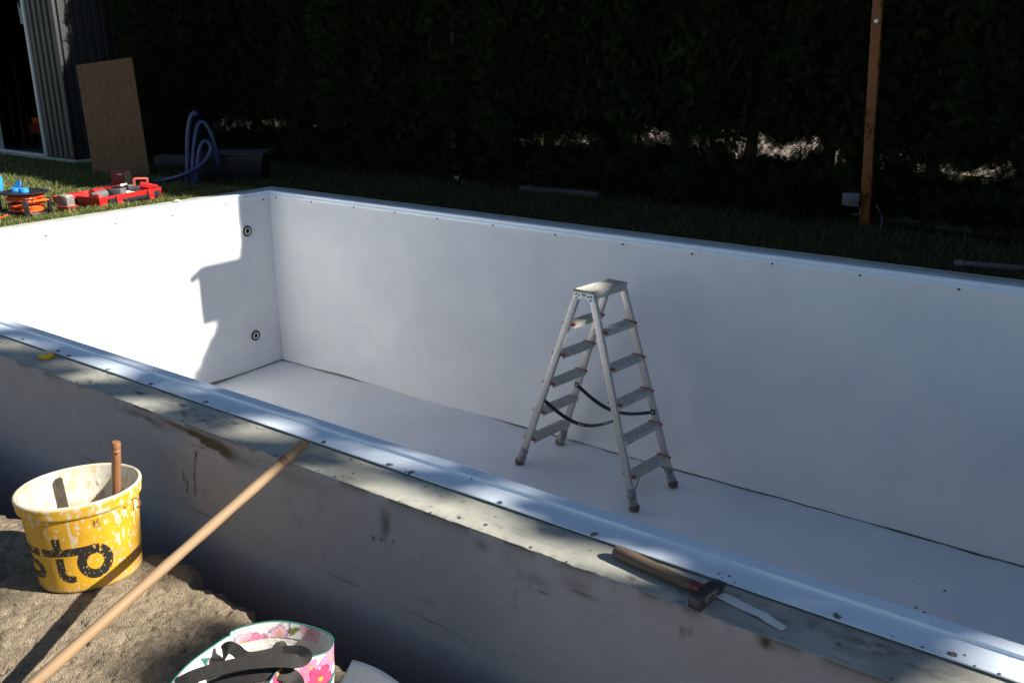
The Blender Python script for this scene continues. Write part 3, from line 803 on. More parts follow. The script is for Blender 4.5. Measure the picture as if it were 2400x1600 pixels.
mk.build('maker_mark', steel, head, local=True)

# torn strip of paper next to the hammer
pp = [onz(u, v, 0.004) for (u, v) in ((1688, 1392), (1720, 1408), (1752, 1424), (1790, 1443), (1800, 1450), (1838, 1472))]
for i, h in enumerate((0.001, 0.001, 0.001, 0.004, 0.002, 0.001)): pp[i][2] = 0.002 + h
pv = [np.array([0.007, 0.0125, 0]), np.array([0.007, 0.013, 0]), np.array([0.006, 0.012, 0.0]), np.array([0.006, 0.0115, 0]), np.array([0.005, 0.011, 0]), np.array([0.003, 0.009, 0.0])]
tag(MB().ribbon(pp, pv, 0.0008).build('paper_strip', paperm), 'creased white strip of paper lying beside the hammer head', 'paper')

# yellow roll of tape
tr = thing('tape_roll', 'small yellow roll of tape on the concrete rim', 'tape roll', (2.632, -0.158, 0.0015))
MB().lathe([(0.0245, 0), (0.0275, 0.001), (0.0275, 0.019), (0.0245, 0.020)], 36, (0, 0, 0)).v
MB().lathe([(0.0225, 0.0), (0.027, 0.0), (0.0275, 0.001), (0.0275, 0.019), (0.027, 0.020), (0.0225, 0.020)], 36, closed=True).build('tape', yellowm, tr, local=True)
MB().lathe([(0.014, 0.001), (0.0222, 0.001), (0.0222, 0.0185), (0.014, 0.0185)], 36, closed=True).build('core', white_plastic, tr, local=True)

# crumpled white scrap on the far rim
sc = crumb_mesh(3, 0.022); sc.v = [(x * 1.6 - 0.19, y * 1.0 + 2.45, z * 0.9 + 0.008) for x, y, z in sc.v]
tag(sc.build('paper_scrap', paperm, smooth=0), 'crumpled white scrap on the rim near the red case', 'scrap')

# dry clods and leaves on the fleece floor and the rim
def clod(i, P, r, lab, m=None):
    mb = crumb_mesh(60 + i, r); mb.v = [(x + P[0], y + P[1], z + P[2] + r * 0.2) for x, y, z in mb.v]
    tag(mb.build('dirt_clod', m or crumb, smooth=0), lab, 'clod', 'dirt clods in the pool')
clod(0, onz(2215, 1386, -H), 0.012, 'larger dark dirt clod on the white pool floor', rubber_brown)
for i, (u, v) in enumerate(((2166, 1435), (2147, 1424), (2140, 1361), (2228, 1405), (1360, 1112))):
    clod(1 + i, onz(u, v, -H), 0.008 if i < 2 else 0.004, 'small crumb of dirt lying on the white pool floor', rubber_brown)

# ================================================================== BUCKET with tool, stick
BC = np.array([3.570, -0.595, ZS])
bk = thing('bucket', 'yellow plastic mortar bucket with worn black lettering on the sandy soil', 'bucket', BC)
BH = 0.292
def bucket_shell():
    th = np.linspace(-np.pi, np.pi, 560, endpoint=False)
    hs = np.r_[0.0, 0.004, np.arange(0.008, 0.252, 0.0022)]
    T, Hh = np.meshgrid(th, hs, indexing='ij')
    R = 0.148 + (0.170 - 0.148) * Hh / BH
    R = np.where(Hh < 0.005, R - 0.006 * (1 - Hh / 0.005), R) + 0.0008 * (fbm(T * 8, Hh * 30, 201, 2) - 0.5)
    ov = 0.885 * (1 - 0.10 * np.cos(2 * (T + 0.468)))
    V = np.c_[(R * ov * np.cos(T)).ravel(), (R * ov * np.sin(T)).ravel(), Hh.ravel()]
    c = np.array([0.60, 0.325, 0.018])[None, None] * (0.9 + 0.2 * fbm(T * 6, Hh * 14, 202, 3))[..., None]
    # print, in metres: s along the skin from the centre of the o, h height
    s = (T - math.radians(-21)) * 0.148; h = Hh
    def stroke(pts, wd):
        dmin = np.full_like(s, 9.0)
        for (x0, y0), (x1, y1) in zip(pts[:-1], pts[1:]):
            dx, dy = x1 - x0, y1 - y0
            t = np.clip(((s - x0) * dx + (h - y0) * dy) / (dx * dx + dy * dy), 0, 1)
            dmin = np.minimum(dmin, np.hypot(s - x0 - t * dx, h - y0 - t * dy))
        return dmin < wd / 2
    rr = np.hypot(s, h - 0.098)
    logo = (rr < 0.058) & (rr > 0.0265)
    logo |= (s > -0.225) & (s < 0.0) & (h > 0.129) & (h < 0.154) & ~((s > -0.168) & (s < -0.158))
    logo |= (np.abs(s + 0.108) < 0.0125) & (h > 0.129) & (h < 0.190)
    logo |= (np.abs(s + 0.108) < 0.0125) & (h > 0.062) & (h < 0.123)
    logo |= stroke([(-0.108, 0.066), (-0.1, 0.054), (-0.086, 0.050), (-0.072, 0.051)], 0.024) & (s < -0.068)
    logo |= stroke([(-0.222, 0.141), (-0.236, 0.128), (-0.235, 0.114), (-0.222, 0.106), (-0.196, 0.101), (-0.178, 0.092), (-0.172, 0.078), (-0.178, 0.063), (-0.198, 0.056), (-0.225, 0.054)], 0.024)
    wear = fbm(T * 26, h * 130, 203, 4); wear2 = fbm(T * 9 + 4, h * 40, 204, 3)
    logo &= wear + 0.5 * (wear2 - 0.5) < 0.715
    # small stamped mark
    sx = (s - 0.018); sy = (h - 0.222)
    box = (np.abs(sx) < 0.011) & (np.abs(sy) < 0.012) & ~((np.abs(sx) < 0.0095) & (np.abs(sy) < 0.0105))
    gl = (np.abs(sy) < 0.0105) & (np.abs(sx) < 0.0095) & ((np.abs(np.abs(sx) - 0.006) < 0.0012) | (np.abs(np.hypot(sx, sy) - 0.005) < 0.0012) | (np.abs(sx - sy * 0.5) < 0.001))
    mark = (box | gl) & (fbm(T * 40, h * 200, 205, 2) < 0.62)
    # worn whitish patches and mortar
    wn = fbm(T * 16, h * 70, 206, 4) + 0.22 * (fbm(T * 4, h * 14, 207, 2) - 0.5) + 0.10 * (h - 0.12) / 0.12 + 0.05 * np.clip(s / 0.1, -1, 1)
    patch = sstep(0.66, 0.73, wn) * 0.75
    streak = (np.abs(s + 0.062 + 0.02 * (h - 0.2)) < 0.0035) & (h > 0.15) & (h < 0.25)
    patch = np.maximum(patch, streak * 0.7)
    patch = np.maximum(patch, 0.5 * sstep(0.6, 0.75, fbm(T * 14, h * 50, 208, 3)) * sstep(0.03, 0.0, h))
    c = c * (1 - patch[..., None]) + np.array([0.62, 0.55, 0.44]) * patch[..., None]
    pk = sstep(0.60, 0.68, fbm(T * 18 + 9, h * 80, 209, 3)) * (s > 0.03) * (h < 0.15) * 0.6
    c = c * (1 - pk[..., None]) + np.array([0.42, 0.27, 0.22]) * pk[..., None]
    c = np.where(logo[..., None], np.array([0.018, 0.017, 0.015]), c); c = np.where(mark[..., None], np.array([0.03, 0.025, 0.02]), c)
    over = sstep(0.76, 0.80, fbm(T * 30 + 3, h * 120, 210, 3)) * 0.8
    c = c * (1 - over[..., None]) + np.array([0.58, 0.52, 0.42]) * over[..., None]
    dust = 0.35 * sstep(0.03, 0.0, h); c = c * (1 - dust[..., None]) + np.array([0.3, 0.23, 0.15]) * dust[..., None]
    V = V + np.array(BC)
    o = np_mesh('shell', V, grid_faces(len(th), len(hs), True), bucketm, parent=bk, col=c.reshape(-1, 3))
    o['label'] = 'yellow outer skin with black print and worn white patches'
    # inside
    hs = np.linspace(0.012, BH - 0.004, 70); th = np.linspace(-np.pi, np.pi, 220, endpoint=False)
    T, Hh = np.meshgrid(th, hs, indexing='ij'); R = 0.1445 + (0.170 - 0.148) * Hh / BH
    ov = 0.885 * (1 - 0.10 * np.cos(2 * (T + 0.468)))
    R = R - 0.004 * sstep(0.66, 0.8, fbm(T * 9, Hh * 30, 211, 3))
    c = np.array([0.62, 0.59, 0.5])[None, None] * (0.85 + 0.3 * fbm(T * 5, Hh * 20, 212, 3))[..., None]
    y1 = sstep(0.56, 0.68, fbm(T * 7, Hh * 40, 213, 3)) * 0.5; c = c * (1 - y1[..., None]) + np.array([0.55, 0.36, 0.12]) * y1[..., None]
    g = sstep(0.60, 0.72, fbm(T * 8 + 5, Hh * 35, 214, 3)) * 0.6; c = c * (1 - g[..., None]) + np.array([0.3, 0.28, 0.24]) * g[..., None]
    V = np.c_[(R * ov * np.cos(T)).ravel(), (R * ov * np.sin(T)).ravel(), Hh.ravel()] + BC
    F = grid_faces(len(th), len(hs), True)[:, ::-1]
    o = np_mesh('lining', V, F, bucketm, parent=bk, col=c.reshape(-1, 3)); o['label'] = 'pale inside smeared with dried mortar'
    bb = MB().lathe([(0.0005, 0.013), (0.1450, 0.013)], 48)
    bb.v = [(x * (0.885 * (1 - 0.10 * math.cos(2 * (math.atan2(y, x) + 0.468)))) + BC[0], y * (0.885 * (1 - 0.10 * math.cos(2 * (math.atan2(y, x) + 0.468)))) + BC[1], z + BC[2]) for x, y, z in bb.v]
    bb.build('base', dusty, bk)
    # rim: collar, lip
    th = np.linspace(-np.pi, np.pi, 360, endpoint=False)
    prof = [(0.1663, 0.248), (0.1725, 0.2485), (0.1755, 0.251), (0.1768, 0.258), (0.1772, 0.270), (0.1790, 0.276), (0.1800, 0.283), (0.1790, 0.2895), (0.1745, 0.2925), (0.1690, 0.291), (0.1660, 0.284)]
    T, K = np.meshgrid(th, np.arange(len(prof)), indexing='ij')
    R = np.array([p[0] for p in prof])[K]; Z = np.array([p[1] for p in prof])[K]
    ov = 0.885 * (1 - 0.10 * np.cos(2 * (T + 0.468)))
    c = np.array([0.60, 0.35, 0.025])[None, None] * np.ones_like(T)[..., None]
    wv = fbm(T * 14, Z * 90, 220, 4) + 0.55 * (Z > 0.2855) - 0.1 + 0.10 * np.cos(T - 0.2)
    p_ = sstep(0.5, 0.62, wv) * 0.85; c = c * (1 - p_[..., None]) + np.array([0.6, 0.56, 0.46]) * p_[..., None]
    V = np.c_[(R * ov * np.cos(T)).ravel(), (R * ov * np.sin(T)).ravel(), Z.ravel()] + BC
    o = np_mesh('rim', V, grid_faces(len(th), len(prof), True), bucketm, parent=bk, col=c.reshape(-1, 3)); o['label'] = 'rolled yellow rim, worn white on top'
    # wire handle stub on the right
    a = math.radians(34); e = Vector((math.cos(a), math.sin(a), 0)); P = Vector(BC) + e * 0.162 + Vector((0, 0, 0.248))
    MB().tube([P - e * .004, P + e * 0.008 + Vector((0, 0, 0.002)), P + e * 0.016 + Vector((0, 0, -0.010)), P + e * 0.014 + Vector((0, 0, -0.024)), P + e * 0.004 + Vector((0, 0, -0.030))], 0.0022, 8).build('handle_wire', mat('rusty_wire', (0.2, 0.1, 0.05), 0.7, 0.3, 50), bk)
    a = math.radians(22); e = Vector((math.cos(a), math.sin(a), 0)); P = Vector(BC) + e * 0.1475 + Vector((0, 0, 0.236))
    MB().box(P, (0.004, 0.010, 0.006), Matrix.Rotation(a, 3, 'Z')).build('handle_slot', mat('slot_brown', (0.16, 0.05, 0.02), 0.7), bk)
bucket_shell()
# hand tool with a round wooden handle standing in the bucket
ht = thing('hand_tool', 'trowel with round reddish wooden handle standing inside the bucket', 'trowel', (3.640, -0.505, ZS + 0.016))
top = Vector((3.643, -0.500, 0.034)); bot = Vector((3.620, -0.512, -0.155)); dv = (top - bot).normalized()
hd = MB().tube([bot, bot + dv * 0.02, bot + dv * 0.166, bot + dv * 0.168, bot + dv * 0.171, bot + dv * 0.173, bot + dv * 0.187, bot + dv * 0.192], [0.011, 0.0135, 0.0135, 0.0115, 0.0115, 0.0135, 0.0135, 0.0115], 20)
hnd = hd.build('handle', woodr, ht, smooth=40)
e = np.array([CAM[0] - top.x, CAM[1] - top.y, 0]); e /= np.linalg.norm(e)
P = bot + dv * 0.158 + Vector(e) * 0.0128
MB().lathe([(0.0028, 0), (0.0028, 0.0012), (0.0003, 0.0012)], 10, P, frame_from(e)).build('hanging_hole', black_rubber, hnd)
MB().tube([bot + dv * 0.012, bot - dv * 0.02], [0.0125, 0.010], 16).build('ferrule', steel_worn, ht)
tg = bot - dv * 0.02
MB().tube([tg + dv * .004, tg - dv * 0.015, tg + Vector((-0.02, -0.02, -0.008)), tg + Vector((-0.055, -0.05, 0.004)), tg + Vector((-0.075, -0.065, -0.03)), tg + Vector((-0.085, -0.07, -0.09))], [0.006, 0.006, 0.0055, 0.0055, 0.005, 0.005], 10).build('tang', steel_worn, ht)
bl = MB().box(tg + Vector((-0.095, -0.075, -0.13)), (0.09, 0.003, 0.14), Matrix.Rotation(math.radians(20), 3, 'Z') @ Matrix.Rotation(math.radians(8), 3, 'X')).build('blade', steel_worn, ht, bevel=0.001)

# long broom handle leaning on the wall edge
T0 = np.array(onz(716, 1036, 0.046)); Q0 = np.array([4.060, -1.011, -0.279])
dq = Q0 - T0; t_end = (ZS + 0.012 - T0[2]) / dq[2]; E0 = T0 + dq * t_end
# the stick bears on the outer edge of the wall
st = thing('wooden_stick', 'long round wooden pole leaning from the soil onto the pool rim', 'pole', E0)
n = 40; pts = [T0 + (E0 - T0) * (i / n) for i in range(n + 1)]
rad = [0.0148 + 0.0006 * math.sin(i * 1.1) for i in range(n + 1)]; rad[0] = 0.013; pts.insert(1, T0 + (E0 - T0) * 0.003); rad.insert(1, 0.0148)
R = frame_from(E0 - T0); mb = MB().tube(pts, rad, 18)
stick = mb.build('shaft', woodh, st, smooth=60)
# grain runs along the pole: turn the mesh into a frame whose z is the pole
Rm = frame_from(E0 - T0).to_4x4(); stick.data.transform(Rm.inverted()); stick.matrix_local = Rm
MB().tube([T0 - dq / np.linalg.norm(dq) * 0.0015, T0 + dq / np.linalg.norm(dq) * 0.10], [0.0135, 0.0153], 18).build('worn_tip', mat('wood_tip', (0.16, 0.09, 0.05), 0.7, 0.2, 40), st)

# ================================================================== FLORAL BAG
bag = thing('shopping_bag', 'open shopping bag printed with pink flowers, black handles, on the soil', 'bag', (4.76, -0.95, ZS))
RIM = [(4.622, -0.868), (4.648, -0.825), (4.688, -0.784), (4.738, -0.756), (4.785, -0.748), (4.815, -0.764), (4.832, -0.796), (4.822, -0.83), (4.798, -0.868), (4.806, -0.915), (4.836, -0.98), (4.862, -1.05), (4.83, -1.13), (4.77, -1.165), (4.715, -1.14), (4.675, -1.07), (4.642, -0.99), (4.624, -0.92)]
BOT = [(4.64, -0.87), (4.655, -0.83), (4.69, -0.80), (4.73, -0.775), (4.785, -0.775), (4.82, -0.79), (4.84, -0.82), (4.845, -0.86), (4.845, -0.90), (4.85, -0.95), (4.86, -1.0), (4.865, -1.06), (4.84, -1.11), (4.78, -1.13), (4.73, -1.12), (4.69, -1.07), (4.66, -0.99), (4.64, -0.92)]
def closed_spline(P, n):
    P = np.array(P); m = len(P); out = []
    for i in range(n):
        t = i / n * m; k = int(t); f = t - k
        p0, p1, p2, p3 = P[(k - 1) % m], P[k % m], P[(k + 1) % m], P[(k + 2) % m]
        out.append(0.5 * ((2 * p1) + (-p0 + p2) * f + (2 * p0 - 5 * p1 + 4 * p2 - p3) * f ** 2 + (-p0 + 3 * p1 - 3 * p2 + p3) * f ** 3))
    return np.array(out)
def flowers(s, h, seed):
    """painted hibiscus-like print: white ground, pink petals, green and teal leaves"""
    r = np.random.default_rng(seed)
    c = np.ones(s.shape + (3,)) * np.array([0.74, 0.72, 0.68])
    Ls = s.max()
    for i in range(34):       # leaves
        x0, y0, a = r.uniform(0, Ls), r.uniform(0, 0.42), r.uniform(0, 6.28); l, wd = r.uniform(.03, .06), r.uniform(.007, .013)
        u = (s - x0) * np.cos(a) + (h - y0) * np.sin(a); v = -(s - x0) * np.sin(a) + (h - y0) * np.cos(a)
        m = (np.abs(u) < l) & (np.abs(v) < wd * (1 - (u / l) ** 2)); col = np.array([(0.17, 0.20, 0.04), (0.03, 0.14, 0.11), (0.25, 0.27, 0.09)][i % 3])
        vein = np.abs(v) < 0.0009
        c = np.where(m[..., None], np.where(vein[..., None], col * 0.5, col * (0.8 + 0.5 * vnoise(s * 300, h * 300, i))[..., None]), c)
    for i in range(30):       # flowers
        x0, y0, a = r.uniform(0, Ls), (0.385 - 0.03 * r.random()) if i % 2 else r.uniform(0, 0.40), r.uniform(0, 6.28); rad = r.uniform(0.018, 0.034)
        d = np.hypot(s - x0, h - y0); an = np.arctan2(h - y0, s - x0) - a
        pet = rad * (0.62 + 0.38 * np.abs(np.cos(an * 2.5)) ** 0.7); k = d / pet
        base = np.array([(0.55, 0.06, 0.18), (0.66, 0.20, 0.33), (0.48, 0.03, 0.12), (0.70, 0.38, 0.46)][i % 4])
        col = base * (0.7 + 0.5 * k)[..., None] + np.array([0.06, 0.05, 0.05]) * (vnoise(an * 20, d * 100, i)[..., None])
        col = np.where((k > 0.9)[..., None], base * 0.65, col); col = np.where((k < 0.2)[..., None], np.array([0.6, 0.35, 0.05]), col)
        c = np.where((k < 1)[..., None], np.clip(col, 0, 0.85), c)
    for i in range(14):       # thin purple and teal stems
        x0, y0, a = r.uniform(0, Ls), r.uniform(0.1, 0.4), r.uniform(-.6, .6) + 1.2; u = (s - x0) * np.cos(a) + (h - y0) * np.sin(a); v = -(s - x0) * np.sin(a) + (h - y0) * np.cos(a)
        m = (np.abs(v + 0.006 * np.sin(u * 60)) < 0.0013) & (np.abs(u) < 0.05); c = np.where(m[..., None], np.array([(0.10, 0.08, 0.22), (0.02, 0.2, 0.17)][i % 2]), c)
    return c
def build_bag():
    nu, nv = 380, 120; topz, botz = 0.0, ZS + 0.002
    Ra, Ba = closed_spline(RIM, nu), closed_spline(BOT, nu)
    seg = np.r_[0, np.cumsum(np.hypot(*(np.diff(np.r_[Ra, Ra[:1]], axis=0)).T))]; s1 = seg[:-1]
    t = np.linspace(0, 1, nv); Tt, S = np.meshgrid(t, s1, indexing='xy')
    k = Tt ** 1.5
    P = Ba[:, None, :] * (1 - k[..., None]) + Ra[:, None, :] * k[..., None]
    cen = Ra.mean(0); nrm = np.stack([np.gradient(Ra[:, 1]), -np.gradient(Ra[:, 0])], 1); nrm /= np.linalg.norm(nrm, axis=1, keepdims=True)
    if ((Ra - cen) * nrm).sum() < 0: nrm = -nrm
    wr = 0.014 * (fbm(S * 9, Tt * 5, 301, 3) - 0.5) * np.sin(Tt * np.pi)
    wav = 0.006 * np.sin(s1 * 22) + 0.008 * (fbm(s1 * 6, 0 * s1, 302, 2) - 0.5)
    XY = P + nrm[:, None, :] * wr[..., None]
    Z = botz + (topz - botz) * Tt + wav[:, None] * k
    c = flowers(S, Tt * 0.40, 9)
    V = np.c_[XY.reshape(-1, 2), Z.ravel()]
    F = grid_faces(nu, nv, True)
    o = np_mesh('outer_skin', V, F, bagm, parent=bag, col=c.reshape(-1, 3)); o['label'] = 'printed outside with pink flowers and green leaves'
    V2 = np.c_[(XY - nrm[:, None, :] * 0.0022).reshape(-1, 2), Z.ravel()].reshape(nu, nv, 3)
    kh = int(nv * 0.90)
    hem = V2[:, kh:, :] - np.r_[nrm.T, [0 * nrm[:, 0]]].T[:, None, :] * 0.0012
    ch = flowers(S[:, kh:], Tt[:, kh:] * 0.40, 13)
    o = np_mesh('hem_band', hem.reshape(-1, 3), grid_faces(nu, nv - kh, True)[:, ::-1], bagm, parent=bag, col=ch.reshape(-1, 3)); o['label'] = 'floral hem turned over inside the opening'
    o = np_mesh('lining', V2[:, :kh + 2, :].reshape(-1, 3), grid_faces(nu, kh + 2, True)[:, ::-1], bag_in, parent=bag)
    MB().add([(*p, botz + 0.001) for p in Ba[::6]], [tuple(range(len(Ba[::6])))]).build('base', bag_in, bag)
    pts = [(*(Ra[i] - nrm[i] * 0.0015), topz + wav[i] + 0.0005) for i in range(0, nu, 2)]
    MB().tube(pts, 0.0016, 6, closed=True).build('teal_edging', teal, bag)
    return Ra
build_bag()
def strap_path(px, zs):
    return [np.array(onz(u, v, z)) for (u, v), z in zip(px, zs)]
def webb(px, zs, half):
    P = strap_path(px, zs); n = 40; m = len(P); Q = []
    for i in range(n + 1):
        t = i / n * (m - 1); k = min(int(t), m - 2); f = t - k
        p0, p1, p2, p3 = P[max(k - 1, 0)], P[k], P[k + 1], P[min(k + 2, m - 1)]
        Q.append(0.5 * ((2 * p1) + (-p0 + p2) * f + (2 * p0 - 5 * p1 + 4 * p2 - p3) * f ** 2 + (-p0 + 3 * p1 - 3 * p2 + p3) * f ** 3))
    wd = []
    for i in range(n + 1):
        t = Q[min(i + 1, n)] - Q[max(i - 1, 0)]; t /= np.linalg.norm(t)
        view = CAM - Q[i]; view /= np.linalg.norm(view)
        wv = np.cross(t, np.array([0.2, -0.35, 0.9]) * 0.8 + 0.2 * view); wv /= np.linalg.norm(wv); wd.append(wv * half)
    MB().ribbon(Q, wd, 0.0022).build('handle', webbing, bag)
webb([(416, 1606), (445, 1588), (500, 1570), (575, 1553), (650, 1547), (700, 1548), (716, 1538), (700, 1527), (655, 1530), (600, 1545)], [0.0, 0.012, 0.02, 0.026, 0.026, 0.02, 0.012, 0.004, -0.004, -0.02], 0.0135)
webb([(524, 1560), (524, 1530), (534, 1515), (552, 1522), (580, 1540), (640, 1530), (655, 1515), (668, 1522), (690, 1560)], [-0.06, -0.01, 0.006, 0.004, 0.0, 0.0, 0.004, -0.01, -0.08], 0.012)
webb([(470, 1625), (520, 1600), (590, 1582), (650, 1575), (690, 1590), (700, 1625)], [-0.03, -0.012, 0.0, 0.0, -0.02, -0.06], 0.0145)

# off-cut of white sheet propped in the trench beside the bag
A = onz(826, 1545, -0.16); Bq = onz(905, 1590, -0.18); Cq = onz(795, 1604, -0.21)
def off_cut():
    n = 14; vs = []; dn = np.array([0.06, -0.10, -0.26])
    e1 = (onz(940, 1606, -0.20) - A); e2 = (Cq - A) * 3.2
    for i in range(n + 1):
        for j in range(n + 1):
            u, v = i / n, j / n
            p = A + e1 * u + e2 * v; p[2] += 0.012 * math.sin(u * 2.8) - 0.02 * v * v
            p[2] = max(p[2], ZS + 0.006); vs.append(p)
    fs = [tuple(q) for q in grid_faces(n + 1, n + 1)]
    o = MB().add(vs, fs).build('fleece_offcut', sheetm)
    md = o.modifiers.new('thick', 'SOLIDIFY'); md.thickness = 0.003
    tag(o, 'loose white fleece off-cut sticking up beside the floral bag', 'off-cut')
off_cut()

# ================================================================== ON THE LAWN: cable reel, tool case, ...
RP = onz(38, 512, ZL); RP = np.array([-0.70, 1.53, ZL])
reel = thing('cable_reel', 'cable reel wound with orange cable, blue sockets on top, on the lawn', 'cable reel', RP)
c0 = Vector(RP)
MB().lathe([(0.02, 0.02), (0.15, 0.02), (0.155, 0.028), (0.15, 0.036), (0.02, 0.036)], 40, c0).build('lower_flange', blackp, reel)
MB().lathe([(0.085, 0.030), (0.085, 0.17)], 32, c0).build('drum', blackp, reel)
MB().lathe([(0.02, 0.166), (0.158, 0.170), (0.165, 0.176), (0.158, 0.182), (0.02, 0.184)], 44, c0).build('upper_flange', blackp, reel)
cb = []
for i in range(700):
    a = i * 0.21; tt = i / 700; z = 0.046 + 0.105 * (0.5 + 0.5 * math.sin(tt * 21)) + 0.004 * math.sin(a * 3.1); rr_ = 0.105 + 0.016 * math.sin(tt * 33) + 0.007 * math.sin(a * 1.7)
    cb.append(c0 + Vector((rr_ * math.cos(a), rr_ * math.sin(a), z)))
MB().tube(cb, 0.0062, 6).build('wound_cable', cablem, reel)
# the reel's own legs: three black prongs and an orange bar
def prong(u, v, h, wd):
    P = onz(u, v, ZL); p = Vector(P); d = (p - c0); d.z = 0
    d.normalize(); b = c0 + d * 0.168
    rot = Matrix.Rotation(math.atan2(d.y, d.x), 3, 'Z')
    m = MB().box((b.x, b.y, ZL + h / 2), (0.022, wd, h), rot); m.box((b.x - d.x * 0.03, b.y - d.y * 0.03, ZL + 0.012), (0.09, wd, 0.022), rot)
    m.build('leg', blackp, reel, bevel=0.004); return b
b1 = prong(8, 510, 0.19, 0.05); b2 = prong(66, 521, 0.145, 0.038); b3 = prong(118, 505, 0.135, 0.034)
MB().bar(Vector((b2.x, b2.y, ZL + 0.125)), Vector((b3.x, b3.y, ZL + 0.122)), 0.03, 0.012, (0, 0, 1)).build('orange_bar', orangep, reel, bevel=0.003)
# sockets with one open flap, carrying loop
for a, op in ((math.radians(215), True), (math.radians(-28), False)):
    q = c0 + Vector((0.062 * math.cos(a), 0.062 * math.sin(a), 0.184))
    s_ = MB().lathe([(0.034, -0.002), (0.034, 0.018), (0.031, 0.022), (0.024, 0.022), (0.024, 0.006), (0.0005, 0.006)], 24, q).build('socket', bluep, reel)
    MB().lathe([(0.0005, 0.0075), (0.0225, 0.0075)], 20, q).build('socket_face', mat('socket_face', (0.01, 0.04, 0.18), 0.4), s_)
    if op: MB().lathe([(0.030, -0.003), (0.032, 0), (0.030, 0.003)], 22, q + Vector((-0.012, 0.030, 0.042)), frame_from((0.25, -0.86, 0.35))).build('socket_flap', bluep, s_)
    else: MB().lathe([(0.031, 0.0), (0.033, 0.003), (0.029, 0.007), (0.0005, 0.008)], 22, q + Vector((0, 0, 0.0225))).build('socket_flap', bluep, s_)
arc = [c0 + Vector((-0.075 + 0.17 * t, 0.03 - 0.02 * t, 0.182 + 0.115 * math.sin(math.pi * t) ** 0.7)) for t in np.linspace(0, 1, 20)]
MB().tube(arc, 0.0028, 6).build('carry_loop', blackp, reel)
MB().box(c0 + Vector((0.09, 0.12, 0.192)), (0.06, 0.03, 0.018), Matrix.Rotation(0.6, 3, 'Z')).build('crank', greyp, reel, bevel=0.003)
MB().tube([c0 + Vector((0.155, -0.02, 0.176)), c0 + Vector((0.17, -0.04, 0.11)), c0 + Vector((0.15, -0.06, 0.05)), c0 + Vector((0.165, -0.03, 0.02))], 0.0025, 6).build('plug_lead', blackp, reel)
# loose end of the orange cable
tag(MB().tube([onz(-40, 522, ZL + 0.012), onz(-10, 515, ZL + 0.02), onz(6, 509, ZL + 0.022), onz(18, 504, ZL + 0.03)], 0.008, 8).build('cable_end', cablem), 'loose orange cable end lying on the grass by the reel', 'cable')
# blue object cut by the frame
bo = MB().lathe([(0.0, 0.002), (0.06, 0.002), (0.07, 0.05), (0.072, 0.12), (0.06, 0.15), (0.03, 0.165), (0.0, 0.166)], 24, (*onz(-11, 452, ZL)[:2], ZL))
tag(bo.build('plastic_container', bluep), 'rounded blue plastic container on the sunlit grass', 'container')

# red tool case, opened flat
cu = np.array([-0.186, 0.982, 0]); cu /= np.linalg.norm(cu); cw = np.array([-cu[1], cu[0], 0])
CA = np.array([-0.479, 1.973, ZL])                  # corner nearest the rim
crot = math.atan2(cu[1], cu[0])
case = thing('tool_case', 'open red plastic tool case full of tools lying on the lawn', 'tool case', CA, crot)
CL, CW, CHh = 0.64, 0.25, 0.10
def tray(x0, x1, y0, y1, z0, z1, t, taper=0.015):
    m = MB()
    o = [(x0 + taper, y0 + taper, z0), (x1 - taper, y0 + taper, z0), (x1 - taper, y1 - taper, z0), (x0 + taper, y1 - taper, z0), (x0, y0, z1), (x1, y0, z1), (x1, y1, z1), (x0, y1, z1)]
    i = [(x0 + t, y0 + t, z1), (x1 - t, y0 + t, z1), (x1 - t, y1 - t, z1), (x0 + t, y1 - t, z1), (x0 + taper + t, y0 + taper + t, z0 + t), (x1 - taper - t, y0 + taper + t, z0 + t), (x1 - taper - t, y1 - taper - t, z0 + t), (x0 + taper + t, y1 - taper - t, z0 + t)]
    m.add(o + i, [(3, 2, 1, 0), (0, 1, 5, 4), (1, 2, 6, 5), (2, 3, 7, 6), (3, 0, 4, 7), (4, 5, 9, 8), (5, 6, 10, 9), (6, 7, 11, 10), (7, 4, 8, 11), (8, 9, 13, 12), (9, 10, 14, 13), (10, 11, 15, 14), (11, 8, 12, 15), (12, 13, 14, 15)])
    return m
base = tray(0, CL, 0, CW, 0.004, 0.095, 0.006).build('case_base', redp, case, bevel=0.005, local=True)
lid = tray(0.0, CL, CW + 0.015, 2 * CW + 0.015, 0.004, 0.075, 0.006).build('case_lid', redp, case, bevel=0.005, local=True)
lm = MB()
lm.tube([(0.26, CW + 0.12, 0.06), (0.37, CW + 0.12, 0.062)], 0.045, 18); lm.build('moulded_bulge', redp, lid, bevel=0.004, local=True)
for x, sx_ in ((0.10, 0.11), (0.46, 0.08), (0.58, 0.09)):
    MB().box((x, CW + 0.13, 0.058), (sx_, 0.10, 0.075)).build('moulded_bulge', redp, lid, bevel=0.012, local=True)
MB().box((0.56, CW + 0.085, 0.098), (0.07, 0.002, 0.03)).build('white_sticker', printw, lid, local=True)
MB().box((0.35, -0.012, 0.045), (0.27, 0.026, 0.03)).build('carry_handle', blackp, base, bevel=0.006, local=True)
for x in (0.12, 0.57):
    MB().box((x, -0.004, 0.05), (0.07, 0.014, 0.05)).build('latch', blackp, base, bevel=0.004, local=True)
for x in (0.185, 0.51):
    MB().box((x, -0.006, 0.052), (0.055, 0.018, 0.075)).build('moulded_lug', redp, base, bevel=0.004, local=True)
MB().box((CL / 2, CW / 2, 0.035), (CL - 0.06, CW - 0.06, 0.03)).build('grey_insert', greyp, base, bevel=0.003, local=True)
def in_case(name, lab, cat, x, y, z):
    return thing(name, lab, cat, wm(case) @ Vector((x, y, z)), crot)
